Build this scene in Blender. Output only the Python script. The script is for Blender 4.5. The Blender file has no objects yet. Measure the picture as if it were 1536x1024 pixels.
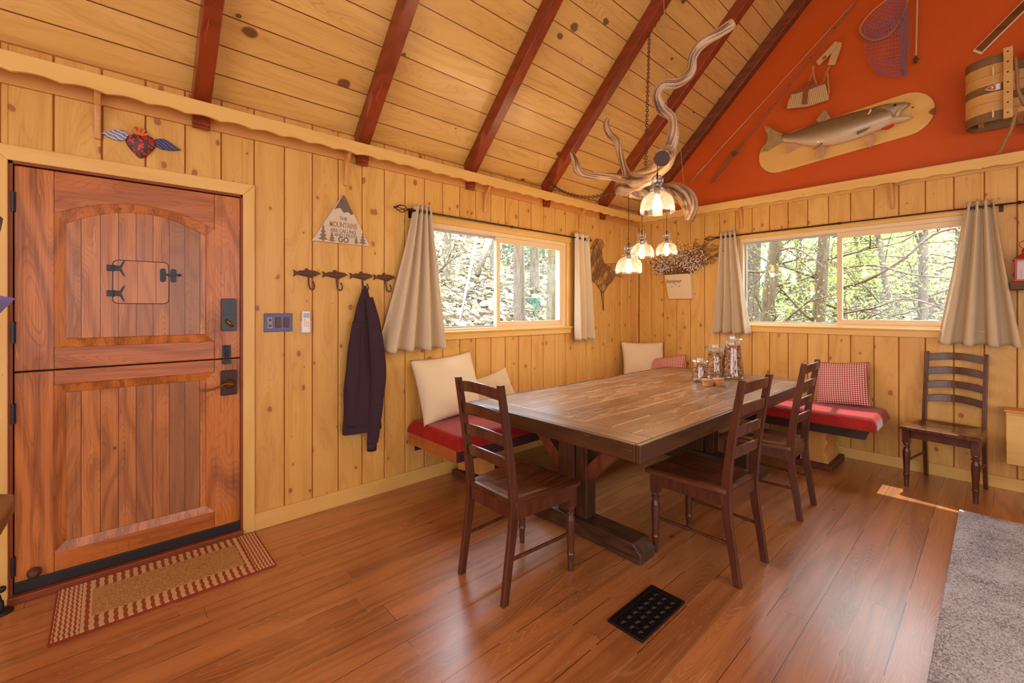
import bpy, bmesh, math, random
from mathutils import Vector, Matrix
random.seed(7)
scn = bpy.context.scene
COL = scn.collection
R = math.radians
PI = math.pi

# ------------------------------------------------------------ camera
F = 665.0; CX = 768.0; HY = 463.0; CAMZ = 1.39
YAW = R(137.55)
FW = (math.cos(YAW), math.sin(YAW)); RT = (FW[1], -FW[0])
CAM = (3.14578, -5.12044, CAMZ)
cd = bpy.data.cameras.new('camera')
cd.sensor_fit = 'HORIZONTAL'; cd.sensor_width = 36.0
cd.lens = F / 1536.0 * 36.0
cd.shift_y = (HY - 512.0) / 1536.0
cd.clip_start = 0.05; cd.clip_end = 200
cam = bpy.data.objects.new('camera', cd); COL.objects.link(cam)
cam.location = CAM; cam.rotation_euler = (R(90), 0, YAW - R(90))
scn.camera = cam

# ------------------------------------------------------------ world, sun, area lights, exposure
scn.view_settings.view_transform = 'Standard'
scn.view_settings.look = 'None'
scn.view_settings.gamma = 1.0
scn.view_settings.use_curve_mapping = False
scn.view_settings.exposure = -0.14
w = bpy.data.worlds.new('sky'); scn.world = w; w.use_nodes = True
bg = w.node_tree.nodes['Background']
_t = w.node_tree; _tc = _t.nodes.new('ShaderNodeTexCoord'); _sp = _t.nodes.new('ShaderNodeSeparateXYZ'); _t.links.new(_tc.outputs['Generated'], _sp.inputs[0])
_cr = _t.nodes.new('ShaderNodeValToRGB'); _t.links.new(_sp.outputs[2], _cr.inputs[0])
_cr.color_ramp.elements[0].position = .10; _cr.color_ramp.elements[0].color = (.16, .17, .17, 1)
_cr.color_ramp.elements[1].position = .34; _cr.color_ramp.elements[1].color = (.70, .83, 1, 1)
_t.links.new(_cr.outputs[0], bg.inputs['Color'])
bg.inputs['Strength'].default_value = 18.0

def lamp(name, kind, loc, rot, energy, color, **kw):
    l = bpy.data.lights.new(name, kind); l.energy = energy; l.color = color
    for k, v in kw.items(): setattr(l, k, v)
    o = bpy.data.objects.new(name, l); COL.objects.link(o)
    o.location = loc; o.rotation_euler = rot
    return o
def aim(o, target):
    d = Vector(target) - o.location
    o.rotation_euler = d.to_track_quat('-Z', 'Y').to_euler()
sun = lamp('sun', 'SUN', (2, 3, 9), (0, 0, 0), 13.0, (1, .95, .88), angle=R(0.6))
aim(sun, (2 + .12, 2, 9 - 2.2))
for nm, loc, rot, sx, sy in (('window_portal', (-.16, -2.35, 1.65), (0, R(-90), 0), .9, 1.8), ('window_portal', (2.15, .16, 1.68), (R(-90), 0, 0), 1.8, .93)):
    pl_ = lamp(nm, 'AREA', loc, rot, 1, (1, 1, 1), shape='RECTANGLE', size=sx, size_y=sy); pl_.data.cycles.is_portal = True
back_fill = lamp('back_fill_light', 'AREA', (3.4, -7.75, 1.75), (R(93), 0, 0), 112, (.97, .97, 1), shape='RECTANGLE', size=4.2, size_y=2.4)  # unseen fill lamp added behind the camera to raise the ambient light
side = lamp('side_fill_light', 'AREA', (5.65, -4.2, 1.7), (0, R(90), 0), 90, (.88, .93, 1.0), shape='RECTANGLE', size=2.2, size_y=4.0)  # second added fill lamp; the right wall has no opening

# ------------------------------------------------------------ pixel -> place helpers
def ray(px, py):
    a = (px - CX) / F; b = -(py - HY) / F
    return (FW[0] + a * RT[0], FW[1] + a * RT[1], b)
def PX(px, py, x=0.0):
    r = ray(px, py); t = (x - CAM[0]) / r[0]; return Vector([CAM[i] + t * r[i] for i in range(3)])
def PY(px, py, y=0.0):
    r = ray(px, py); t = (y - CAM[1]) / r[1]; return Vector([CAM[i] + t * r[i] for i in range(3)])
def PZ(px, py, z=0.0):
    r = ray(px, py); t = (z - CAM[2]) / r[2]; return Vector([CAM[i] + t * r[i] for i in range(3)])
def PD(px, py, d):
    r = ray(px, py); return Vector([CAM[i] + d * r[i] for i in range(3)])

# ------------------------------------------------------------ objects and tags
LOC = {}
def tag(o, label=None, cat=None, group=None, kind=None):
    if label: o['label'] = label
    if cat: o['category'] = cat
    if group: o['group'] = group
    if kind: o['kind'] = kind
    return o
def thing(name, label, cat, loc, group=None, rz=0):
    o = bpy.data.objects.new(name, None); COL.objects.link(o)
    o.empty_display_size = .1
    o.location = loc; o.rotation_euler = (0, 0, rz); LOC[o.name] = Vector(loc)
    return tag(o, label, cat, group)
def copy_tree(o, parent=None):
    c = o.copy(); COL.objects.link(c); c.parent = parent
    for ch in list(o.children): copy_tree(ch, c)
    LOC[c.name] = LOC.get(o.name, Vector((0, 0, 0)))
    return c

class MB:
    def __init__(s): s.v = []; s.f = []; s.c = None
    def add(s, vs, fs):
        n = len(s.v); s.v += [tuple(p) for p in vs]; s.f += [tuple(i + n for i in f) for f in fs]; return s
    def box(s, x0, x1, y0, y1, z0, z1):
        if x0 > x1: x0, x1 = x1, x0
        if y0 > y1: y0, y1 = y1, y0
        if z0 > z1: z0, z1 = z1, z0
        vs = [(x0,y0,z0),(x1,y0,z0),(x1,y1,z0),(x0,y1,z0),(x0,y0,z1),(x1,y0,z1),(x1,y1,z1),(x0,y1,z1)]
        return s.add(vs, [(0,3,2,1),(4,5,6,7),(0,1,5,4),(1,2,6,5),(2,3,7,6),(3,0,4,7)])
    def hexa(s, b, t):   # four bottom points, four top points (ccw from above)
        return s.add(list(b) + list(t), [(0,3,2,1),(4,5,6,7),(0,1,5,4),(1,2,6,5),(2,3,7,6),(3,0,4,7)])
    def prism(s, poly, frm):  # poly: 2-D points; frm(u, v, k) -> 3-D, k in 0,1
        n = len(poly)
        vs = [frm(u, v, 0) for u, v in poly] + [frm(u, v, 1) for u, v in poly]
        fs = [tuple(range(n))[::-1], tuple(range(n, 2*n))] + [(i, (i+1) % n, n + (i+1) % n, n + i) for i in range(n)]
        return s.add(vs, fs)
    def tube(s, pts, rad, n=8, caps=True, flute=0.0, k=3, twist=0.0, flat=1.0):
        pts = [Vector(p) for p in pts]
        if not hasattr(rad, '__len__'): rad = [rad] * len(pts)
        t0 = (pts[1] - pts[0]).normalized()
        up = Vector((0, 0, 1)) if abs(t0.z) < .9 else Vector((1, 0, 0))
        a = t0.cross(up).normalized(); b = a.cross(t0).normalized()
        vs = []; prev = t0
        for i, p in enumerate(pts):
            if i == 0: t = t0
            elif i == len(pts) - 1: t = (pts[-1] - pts[-2]).normalized()
            else: t = (pts[i+1] - pts[i-1]).normalized()
            q = prev.rotation_difference(t); a = q @ a; b = q @ b; prev = t
            for j in range(n):
                th = 2 * PI * j / n
                r = rad[i] * (1 + flute * math.sin(k * th + twist * i) + flute * .5 * math.sin((k + 2) * th - twist * 1.7 * i))
                vs.append(p + a * (math.cos(th) * r) + b * (math.sin(th) * r * flat))
        m = len(pts); fs = []
        for i in range(m - 1):
            for j in range(n):
                fs.append((i*n + j, i*n + (j+1) % n, (i+1)*n + (j+1) % n, (i+1)*n + j))
        if caps: fs.append(tuple(range(n))[::-1]); fs.append(tuple((m-1)*n + j for j in range(n)))
        return s.add(vs, fs)
    def lathe(s, prof, o=(0, 0, 0), n=24, ax='z'):
        vs = []
        for r, h in prof:
            for j in range(n):
                th = 2 * PI * j / n; c, d = math.cos(th) * r, math.sin(th) * r
                if ax == 'z': p = (o[0] + c, o[1] + d, o[2] + h)
                elif ax == 'x': p = (o[0] + h, o[1] + c, o[2] + d)
                else: p = (o[0] + d, o[1] + h, o[2] + c)
                vs.append(p)
        m = len(prof); fs = []
        for i in range(m - 1):
            for j in range(n):
                fs.append((i*n + j, i*n + (j+1) % n, (i+1)*n + (j+1) % n, (i+1)*n + j))
        fs.append(tuple(range(n))[::-1]); fs.append(tuple((m-1)*n + j for j in range(n)))
        return s.add(vs, fs)
    def ball(s, c, r, seg=10, rings=6, sc=(1, 1, 1)):
        vs = [(c[0], c[1], c[2] + r * sc[2])]
        for i in range(1, rings):
            ph = PI * i / rings
            for j in range(seg):
                th = 2 * PI * j / seg
                vs.append((c[0] + r*sc[0]*math.sin(ph)*math.cos(th), c[1] + r*sc[1]*math.sin(ph)*math.sin(th), c[2] + r*sc[2]*math.cos(ph)))
        vs.append((c[0], c[1], c[2] - r * sc[2])); L = len(vs) - 1
        fs = [(0, 1 + j, 1 + (j+1) % seg) for j in range(seg)]
        for i in range(rings - 2):
            for j in range(seg):
                a = 1 + i*seg; fs.append((a + j, a + seg + j, a + seg + (j+1) % seg, a + (j+1) % seg))
        a = 1 + (rings-2)*seg
        fs += [(a + j, L, a + (j+1) % seg) for j in range(seg)]
        return s.add(vs, fs)
    def grid(s, fn, nu, nv, closed=False):
        vs = [fn(i / nu, j / nv) for j in range(nv + 1) for i in range(nu + 1)]
        fs = [(j*(nu+1)+i, j*(nu+1)+i+1, (j+1)*(nu+1)+i+1, (j+1)*(nu+1)+i) for j in range(nv) for i in range(nu)]
        return s.add(vs, fs)
    def build(s, name, mat, parent=None, smooth=False, bevel=0, origin=None, local=False, solid=0, subs=0, segs=2):
        off = Vector((0, 0, 0))
        if parent is not None and not local: off = LOC[parent.name]
        o_loc = Vector((0, 0, 0))
        if parent is None and origin is not None:
            if origin == 'base':
                xs = [p[0] for p in s.v]; ys = [p[1] for p in s.v]; zs = [p[2] for p in s.v]
                o_loc = Vector(((min(xs)+max(xs))/2, (min(ys)+max(ys))/2, min(zs)))
            else: o_loc = Vector(origin)
            off = o_loc
        me = bpy.data.meshes.new(name)
        me.from_pydata([(p[0]-off[0], p[1]-off[1], p[2]-off[2]) for p in s.v], [], s.f)
        bm = bmesh.new(); bm.from_mesh(me); bmesh.ops.recalc_face_normals(bm, faces=bm.faces); bm.to_mesh(me); bm.free()
        if s.c:
            at = me.color_attributes.new('col', 'FLOAT_COLOR', 'POINT')
            for i, c in enumerate(s.c): at.data[i].color = (*c, 1)
        me.materials.append(mat)
        o = bpy.data.objects.new(name, me); COL.objects.link(o)
        o.location = o_loc
        if parent is not None: o.parent = parent
        LOC[o.name] = off
        if smooth: me.shade_smooth()
        if subs: m = o.modifiers.new('s', 'SUBSURF'); m.levels = subs; m.render_levels = subs
        if solid: m = o.modifiers.new('t', 'SOLIDIFY'); m.thickness = solid; m.offset = 0
        if bevel:
            m = o.modifiers.new('b', 'BEVEL'); m.width = bevel; m.segments = segs; m.limit_method = 'ANGLE'; m.angle_limit = R(50)
        return o

def interp(pts, n):   # Catmull-Rom through points (vectors or tuples of numbers)
    P = [Vector(p) for p in pts]; out = []
    for i in range(len(P) - 1):
        p0 = P[max(i-1, 0)]; p1 = P[i]; p2 = P[i+1]; p3 = P[min(i+2, len(P)-1)]
        for k in range(n):
            t = k / n
            out.append(.5 * ((2*p1) + (p2-p0)*t + (2*p0-5*p1+4*p2-p3)*t*t + (3*p1-p0-3*p2+p3)*t**3))
    out.append(P[-1]); return out

# ------------------------------------------------------------ materials
def lin(c):
    return tuple(((x/255.)/12.92 if x/255. <= .04045 else ((x/255.+.055)/1.055)**2.4) for x in c)
def C4(c): return (*lin(c), 1)
class NT:
    def __init__(s, name):
        s.m = bpy.data.materials.new(name); s.m.use_nodes = True
        s.t = s.m.node_tree; s.b = s.t.nodes['Principled BSDF']; s.out = s.t.nodes['Material Output']
    def n(s, typ, **kw):
        x = s.t.nodes.new('ShaderNode' + typ)
        for k, v in kw.items(): setattr(x, k, v)
        return x
    def l(s, a, b): s.t.links.new(a, b)
    def math(s, op, a, b=None, c=None, clamp=False):
        x = s.n('Math', operation=op); x.use_clamp = clamp
        for i, q in enumerate((a, b, c)):
            if q is None: continue
            if isinstance(q, (int, float)): x.inputs[i].default_value = q
            else: s.l(q, x.inputs[i])
        return x.outputs[0]
    def mix(s, fac, a, b, blend='MIX'):
        x = s.n('Mix', data_type='RGBA', blend_type=blend)
        for i, q in ((0, fac), (6, a), (7, b)):
            if isinstance(q, (int, float)): x.inputs[i].default_value = q
            elif isinstance(q, tuple): x.inputs[i].default_value = q
            else: s.l(q, x.inputs[i])
        return x.outputs[2]
    def ramp(s, fac, stops):
        x = s.n('ValToRGB'); r = x.color_ramp
        while len(r.elements) < len(stops): r.elements.new(.5)
        for e, (p, c) in zip(r.elements, stops): e.position = p; e.color = c if len(c) == 4 else (*c, 1)
        s.l(fac, x.inputs[0]); return x.outputs[0]
    def vec(s, x, y, z):
        q = s.n('CombineXYZ')
        for i, v in enumerate((x, y, z)):
            if isinstance(v, (int, float)): q.inputs[i].default_value = v
            else: s.l(v, q.inputs[i])
        return q.outputs[0]
    def sep(s, v):
        q = s.n('SeparateXYZ'); s.l(v, q.inputs[0]); return q.outputs
    def noise(s, v, scale=5, detail=3, rough=.5, dist=0):
        q = s.n('TexNoise'); s.l(v, q.inputs['Vector'])
        q.inputs['Scale'].default_value = scale; q.inputs['Detail'].default_value = detail
        q.inputs['Roughness'].default_value = rough; q.inputs['Distortion'].default_value = dist
        return q.outputs['Fac']
    def obj(s): return s.n('TexCoord').outputs['Object']
    def bump(s, h, strength=.3, dist=.002):
        q = s.n('Bump'); q.inputs['Strength'].default_value = strength; q.inputs['Distance'].default_value = dist
        s.l(h, q.inputs['Height']); s.l(q.outputs[0], s.b.inputs['Normal'])
    def col(s, c):
        if isinstance(c, tuple): s.b.inputs['Base Color'].default_value = c
        else: s.l(c, s.b.inputs['Base Color'])
    def set(s, rough=None, spec=None, metal=None, **kw):
        if rough is not None: s.b.inputs['Roughness'].default_value = rough
        if spec is not None: s.b.inputs['Specular IOR Level'].default_value = spec
        if metal is not None: s.b.inputs['Metallic'].default_value = metal
        for k, v in kw.items(): s.b.inputs[k].default_value = v

def wood(name, light, dark, grain='z', across='y', board=0, boff=0, knots=0, rough=.45, ring=26, contrast=1.0, gap=None, gapw=.004,
         bump=.25, knotc=(120, 62, 28), vary=.25, streak=None, streak_t=.64, cross=0, coat=0, knot_scale=3.2, spec=.5, vary_hue=None, slope=False, lines=None, lfreq=16, lamt=.5, gstretch=.55, krad=.13):
    m = NT(name)
    o = m.obj(); x, y, z = m.sep(o)
    if slope:   # sloping boards: measure across them along the slope
        x = m.math('MULTIPLY', x, 1.4142)
    ax = {'x': x, 'y': y, 'z': z}
    g = ax[grain]; a = ax[across]
    t = [k for k in 'xyz' if k not in (grain, across)][0]; tt = ax[t]
    if board:
        q = m.math('ADD', m.math('DIVIDE', a, board), boff)
        bid = m.math('FLOOR', q); fr = m.math('FRACT', q)
        wn = m.n('TexWhiteNoise', noise_dimensions='1D'); m.l(bid, wn.inputs['W']); rnd = wn.outputs['Value']; rcol = wn.outputs['Color']
        if cross:      # butt joints along each board
            g2 = m.math('ADD', m.math('DIVIDE', g, cross), m.math('MULTIPLY', rnd, 7.3))
            cid = m.math('FLOOR', g2); cfr = m.math('FRACT', g2)
            wn2 = m.n('TexWhiteNoise', noise_dimensions='2D'); m.l(m.vec(bid, cid, 0), wn2.inputs['Vector']); rnd = wn2.outputs['Value']
        gs = m.math('ADD', g, m.math('MULTIPLY', rnd, 37.0)); asft = m.math('ADD', a, m.math('MULTIPLY', rnd, 11.0))
    else:
        rnd = None; gs, asft = g, a
    # growth rings: a distorted field stretched along the grain
    base = m.vec(m.math('MULTIPLY', gs, gstretch), m.math('MULTIPLY', asft, 3.0), m.math('MULTIPLY', tt, 3.0))
    big = m.noise(base, 1.25, 2, .5, .35)
    rings = m.math('SINE', m.math('MULTIPLY', big, ring * 4.2))
    rings = m.math('POWER', m.math('MULTIPLY_ADD', rings, .5, .5), 1.6)
    fine = m.noise(m.vec(m.math('MULTIPLY', gs, 2.0), m.math('MULTIPLY', asft, 130), m.math('MULTIPLY', tt, 130)), 1.4, 4, .7)
    patch = m.noise(m.vec(m.math('MULTIPLY', gs, .8), m.math('MULTIPLY', asft, 5), tt), 1.3, 3, .6)
    f = m.math('ADD', m.math('MULTIPLY', rings, .42 * contrast), m.math('MULTIPLY', m.math('SUBTRACT', fine, .5), 1.5 * contrast))
    f = m.math('ADD', f, m.math('MULTIPLY', m.math('SUBTRACT', patch, .45), .8), clamp=True)
    col = m.mix(f, C4(light), C4(dark))
    if streak:
        st = m.math('GREATER_THAN', m.noise(m.vec(m.math('MULTIPLY', gs, 3), m.math('MULTIPLY', asft, 45), tt), 1.3, 4, .7), streak_t)
        st = m.math('MULTIPLY', st, m.math('GREATER_THAN', m.noise(m.vec(gs, m.math('MULTIPLY', asft, 3), tt), 1.7, 2, .5), .5))
        col = m.mix(m.math('MULTIPLY', st, .6), col, C4(streak))
    if lines:
        ln = m.math('POWER', m.math('MULTIPLY_ADD', m.math('SINE', m.math('MULTIPLY', big, ring * lfreq)), .5, .5), 7.0)
        ln = m.math('MULTIPLY', ln, m.math('MULTIPLY', m.math('SUBTRACT', patch, .3), 2.4, clamp=True))
        col = m.mix(m.math('MULTIPLY', ln, lamt), col, C4(lines))
    if rnd is not None and vary:
        col = m.mix(m.math('MULTIPLY', rnd, vary), col, C4(vary_hue or dark))
    if knots:
        vo = m.n('TexVoronoi', feature='F1', voronoi_dimensions='2D'); vo.inputs['Scale'].default_value = knot_scale; vo.inputs['Randomness'].default_value = 1
        wob = m.noise(o, 14, 2, .5)
        m.l(m.vec(m.math('ADD', m.math('MULTIPLY', gs, .8), m.math('MULTIPLY', wob, .02)), m.math('ADD', m.math('MULTIPLY', asft, 1.15), m.math('MULTIPLY', wob, .03)), 0), vo.inputs['Vector'])
        sel = m.sep(vo.outputs['Color'])[0]
        rad = m.math('MULTIPLY', m.math('SUBTRACT', sel, 1 - knots), krad)
        k1 = m.math('SUBTRACT', 1, m.math('DIVIDE', vo.outputs['Distance'], m.math('MAXIMUM', rad, .0005)), clamp=True)
        k1 = m.math('MULTIPLY', k1, 3.5, clamp=True)
        halo = m.math('SUBTRACT', 1, m.math('DIVIDE', vo.outputs['Distance'], m.math('MAXIMUM', m.math('MULTIPLY', rad, 3), .0005)), clamp=True)
        col = m.mix(m.math('MULTIPLY', halo, .35), col, C4(dark))
        col = m.mix(m.math('MULTIPLY', k1, .85), col, C4(knotc))
    h = m.math('MULTIPLY', f, -.5)
    if gap and board:
        e = m.math('MINIMUM', fr, m.math('SUBTRACT', 1, fr))
        gm = m.math('LESS_THAN', e, gapw / board)
        if cross:
            ce = m.math('MINIMUM', cfr, m.math('SUBTRACT', 1, cfr)); gm = m.math('MAXIMUM', gm, m.math('LESS_THAN', ce, gapw * .7 / cross))
        if len(gap) == 2:
            gc = m.mix(m.math('GREATER_THAN', m.noise(m.vec(m.math('MULTIPLY', g, 1.3), m.math('MULTIPLY', a, 4), 0), 1.6, 2), .52), C4(gap[0]), C4(gap[1]))
        else: gc = C4(gap)
        col = m.mix(gm, col, gc)
        h = m.math('SUBTRACT', h, m.math('MULTIPLY', gm, 2.0))
    m.col(col); m.set(rough=rough, spec=spec)
    if coat: m.set(**{'Coat Weight': coat, 'Coat Roughness': .26})
    if bump: m.bump(h, bump, .0015)
    return m.m

def plain(name, c, rough=.5, metal=0, spec=.5, nz=0, nscale=20, c2=None, bump=0):
    m = NT(name)
    if c2: m.col(m.mix(m.noise(m.obj(), nscale, 4, .6), C4(c), C4(c2)))
    else: m.col(C4(c))
    m.set(rough=rough, metal=metal, spec=spec)
    if bump: m.bump(m.noise(m.obj(), nscale * 2, 3, .6), bump, .002)
    return m.m
def emit(name, c, s):
    m = NT(name); m.col((0, 0, 0, 1)); m.b.inputs['Emission Color'].default_value = C4(c); m.b.inputs['Emission Strength'].default_value = s
    return m.m
def fabric(name, c, c2, scale=260, rough=.9, bump=.25, sheen=0, blotch=.4):
    m = NT(name); o = m.obj()
    wv = m.noise(m.vec(m.math('MULTIPLY', m.sep(o)[0], 1), m.math('MULTIPLY', m.sep(o)[1], 1), m.math('MULTIPLY', m.sep(o)[2], .25)), scale, 2, .6)
    b = m.noise(o, 5, 3, .5)
    f = m.math('ADD', m.math('MULTIPLY', wv, .6), m.math('MULTIPLY', m.math('SUBTRACT', b, .4), blotch), clamp=True)
    m.col(m.mix(f, C4(c), C4(c2))); m.set(rough=rough, spec=.2); m.bump(wv, bump, .001)
    if sheen: m.set(**{'Sheen Weight': sheen, 'Sheen Roughness': .35})
    return m.m
def thin_glass(name, tint=(255, 255, 255), refl=.08, seeds=0, haze=0.0, edge=.8):
    m = NT(name); t = m.t; t.nodes.remove(m.b)
    tr = m.n('BsdfTransparent'); tr.inputs[0].default_value = C4(tint)
    gl = m.n('BsdfGlossy'); gl.inputs['Roughness'].default_value = .03; gl.inputs[0].default_value = (1, 1, 1, 1)
    lw = m.n('LayerWeight'); lw.inputs['Blend'].default_value = .25
    fac = m.math('ADD', m.math('MULTIPLY', lw.outputs['Fresnel'], edge), refl, clamp=True)
    mx = m.n('MixShader'); m.l(fac, mx.inputs[0]); m.l(tr.outputs[0], mx.inputs[1]); m.l(gl.outputs[0], mx.inputs[2])
    last = mx.outputs[0]
    if haze or seeds:
        df = m.n('BsdfTranslucent'); df.inputs[0].default_value = (.95, .93, .9, 1)
        m2 = m.n('MixShader')
        if seeds:
            vo = m.n('TexVoronoi'); vo.inputs['Scale'].default_value = seeds; m.l(m.obj(), vo.inputs['Vector'])
            ff = m.math('ADD', m.math('MULTIPLY', m.math('LESS_THAN', vo.outputs['Distance'], .3), .2), haze)
            m.l(ff, m2.inputs[0])
        else: m2.inputs[0].default_value = haze
        m.l(last, m2.inputs[1]); m.l(df.outputs[0], m2.inputs[2]); last = m2.outputs[0]
    m.l(last, m.out.inputs['Surface']); return m.m

M = {}
PINE_L, PINE_D = (228, 180, 96), (202, 142, 64)
M['wall'] = wood('pine_boards', PINE_L, PINE_D, 'z', 'y', board=.1755, boff=3.207/.1755, knots=.7, krad=.18, rough=.42, ring=9, vary=.35, contrast=1.0, knotc=(160, 92, 46), knot_scale=5.6, lines=(178, 120, 54), lfreq=22, lamt=.35)
M['wall_gable'] = wood('pine_boards_gable', PINE_L, PINE_D, 'z', 'x', board=.171, boff=-1.199/.171, knots=.7, krad=.18, rough=.42, ring=9, vary=.35, contrast=1.0, knotc=(160, 92, 46), knot_scale=5.6, lines=(178, 120, 54), lfreq=22, lamt=.35)
M['groove'] = plain('groove_shade', (170, 95, 30), .7)
M['trim_y'] = wood('pine_trim_y', (232, 188, 108), (210, 156, 78), 'y', 'z', knots=.25, rough=.4, ring=7, contrast=.6, knotc=(150, 85, 40))
M['trim_x'] = wood('pine_trim_x', (232, 188, 108), (210, 156, 78), 'x', 'z', knots=.25, rough=.4, ring=7, contrast=.6, knotc=(150, 85, 40))
M['trim_z'] = wood('pine_trim_z', (232, 188, 108), (210, 156, 78), 'z', 'y', knots=.25, rough=.4, ring=7, contrast=.6, knotc=(150, 85, 40))
M['ledger'] = wood('pine_ledger', (214, 150, 78), (188, 118, 55), 'y', 'z', rough=.45, ring=6, contrast=.6)
M['ceil'] = wood('ceiling_boards', (230, 184, 106), (202, 150, 78), 'y', 'x', board=.163, boff=.2, knots=.55, krad=.17, rough=.28, ring=10, contrast=.9, gap=(120, 66, 26), gapw=.0035, knotc=(96, 48, 24), slope=True, vary=.35, knot_scale=2.3, bump=.4, lines=(170, 108, 50), lfreq=22, lamt=.45)
M['rafter'] = wood('red_stained_beam', (144, 60, 24), (86, 30, 10), 'x', 'y', rough=.27, ring=10, contrast=.8, bump=.5, streak=(176, 92, 70))
M['rake'] = wood('brown_stained_beam', (128, 64, 26), (70, 28, 8), 'x', 'z', rough=.4, ring=16, contrast=1.1, bump=.5)
M['floor'] = wood('floor_planks', (198, 128, 72), (116, 62, 30), 'y', 'x', board=.138, boff=.3, knots=.22, rough=.3, ring=11, contrast=1.0, gap=((84, 44, 24), (176, 132, 96)), gapw=.0018, lines=(222, 160, 104), lfreq=64, lamt=.6, coat=.6, spec=.7, gstretch=.26, cross=2.4, vary=.35, streak=(214, 150, 96), knotc=(90, 40, 16), bump=.3, knot_scale=1.8)
M['red'] = plain('red_paint', (206, 90, 26), .5, c2=(192, 78, 20), nscale=3, spec=.3, bump=.05)
M['door'] = wood('door_boards', (204, 122, 56), (112, 50, 16), 'z', 'y', board=.0, lines=(92, 40, 14), lfreq=36, lamt=.5, rough=.3, ring=12, contrast=1.15, bump=.6, streak=(220, 140, 70), knots=.15, knotc=(80, 34, 14))
M['door_h'] = wood('door_rails', (194, 110, 48), (106, 48, 16), 'y', 'z', board=0, lines=(92, 40, 14), lfreq=36, lamt=.5, rough=.3, ring=10, contrast=.9, bump=.6, streak=(214, 130, 66), knots=.2, knotc=(80, 34, 14))
M['door_p'] = wood('door_planks', (204, 126, 60), (118, 58, 22), 'z', 'y', lines=(96, 42, 16), lfreq=36, lamt=.5, board=.0715, boff=.3, rough=.28, ring=14, contrast=1.0, bump=.6, streak=(226, 150, 84), knots=.3, knotc=(80, 34, 14), gap=(104, 46, 16), gapw=.0016, vary=.7, vary_hue=(126, 84, 54))
M['jamb'] = plain('jamb_red', (150, 70, 32), .5, c2=(120, 50, 22))
M['black'] = plain('black_iron', (40, 40, 44), .4, metal=.6, c2=(62, 62, 66), nscale=60, bump=.15)
M['rubber'] = plain('door_sweep', (34, 32, 36), .5)
M['bronze'] = plain('dark_bronze', (74, 54, 44), .35, metal=.7, c2=(52, 38, 34), nscale=40)
M['rust'] = plain('rusty_iron', (112, 74, 52), .6, metal=.3, c2=(78, 52, 40), nscale=70, bump=.2)
M['brass'] = plain('worn_brass', (140, 100, 50), .35, metal=.8)
M['vinyl'] = plain('cream_vinyl', (232, 204, 160), .35)
M['vinyl2'] = plain('grey_track', (178, 170, 168), .4)
M['glass'] = thin_glass('window_glass', (250, 253, 252), .012, edge=.45)
M['clear'] = thin_glass('clear_jar_glass', (246, 250, 252), .10)
M['seeded'] = thin_glass('seeded_glass', (255, 252, 246), .08, seeds=800, haze=.035)
M['bulb'] = emit('warm_bulb', (255, 206, 130), 22)
M['white'] = plain('white_plastic', (240, 238, 232), .35)
M['linen'] = fabric('linen_curtain', (216, 196, 164), (190, 168, 138), 150)
M['cream_f'] = fabric('cream_cotton', (232, 212, 178), (218, 196, 160), 240)
M['velvet'] = fabric('red_velvet', (178, 36, 30), (122, 18, 16), 30, rough=.6, sheen=.25, bump=.1, blotch=.8)
M['charcoal'] = fabric('dark_fleece', (72, 50, 60), (44, 30, 38), 200, blotch=.3)
M['chair'] = wood('chair_wood', (92, 50, 34), (50, 23, 15), 'z', 'x', rough=.25, ring=14, contrast=.9, bump=.1)
M['chair_seat'] = wood('chair_seat_wood', (104, 58, 34), (52, 26, 15), 'y', 'x', board=.11, boff=.4, rough=.2, ring=12, contrast=1, bump=.1, vary=.4)
M['table_top'] = wood('table_planks', (132, 88, 54), (66, 40, 24), 'y', 'x', board=.142, boff=.35, coat=.4, rough=.3, ring=9, contrast=1.1, gap=((186, 164, 148), (56, 34, 24)), gapw=.0034, streak_t=.55, lines=(190, 150, 112), lfreq=40, lamt=.5, bump=.7, streak=(196, 164, 130), vary=.35, knots=.2, knotc=(50, 28, 16))  # paler gap colour paints light reflected along the plank joints
M['table_end'] = wood('table_end_board', (134, 94, 64), (80, 52, 34), 'x', 'y', rough=.3, ring=10, contrast=1.1, bump=.6, streak=(190, 160, 128))
M['table_side'] = wood('table_edge', (82, 48, 28), (40, 21, 13), 'y', 'z', rough=.35, ring=8, contrast=1.1, bump=.6, streak=(170, 130, 90))
M['trestle'] = wood('trestle_wood', (86, 52, 32), (36, 20, 14), 'z', 'x', rough=.35, ring=16, contrast=1.1, bump=.6)
M['trestle_x'] = wood('trestle_beam', (86, 56, 38), (34, 20, 14), 'x', 'z', rough=.35, ring=16, contrast=1.1, bump=.6)
M['bench_w'] = wood('bench_wood', (184, 104, 48), (140, 70, 28), 'y', 'z', rough=.4, ring=8, bump=.2)
M['bench_x'] = wood('bench_edge_wood', (184, 104, 48), (140, 70, 28), 'x', 'z', rough=.4, ring=8, bump=.2)
M['bench_leg'] = wood('bench_leg_wood', (216, 156, 82), (180, 112, 50), 'z', 'x', rough=.4, ring=7, bump=.2)
M['brownbase'] = plain('brown_block', (104, 52, 34), .5, c2=(84, 40, 26))

# ------------------------------------------------------------ shell
def S(o): o['kind'] = 'structure'; return o
WL_A, WL_B, WL_Z0, WL_Z1 = -3.26, -1.44, 1.195, 2.105      # left window opening
WR_A, WR_B, WR_Z0, WR_Z1 = 1.24, 3.06, 1.215, 2.15         # gable window opening
D_A, D_B, D_Z = -5.462, -4.5, 2.09                        # door opening
XW = 5.8; YB = -8.0; XR = 2.9; ZC = 2.66                  # room width, back wall, ridge

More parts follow.
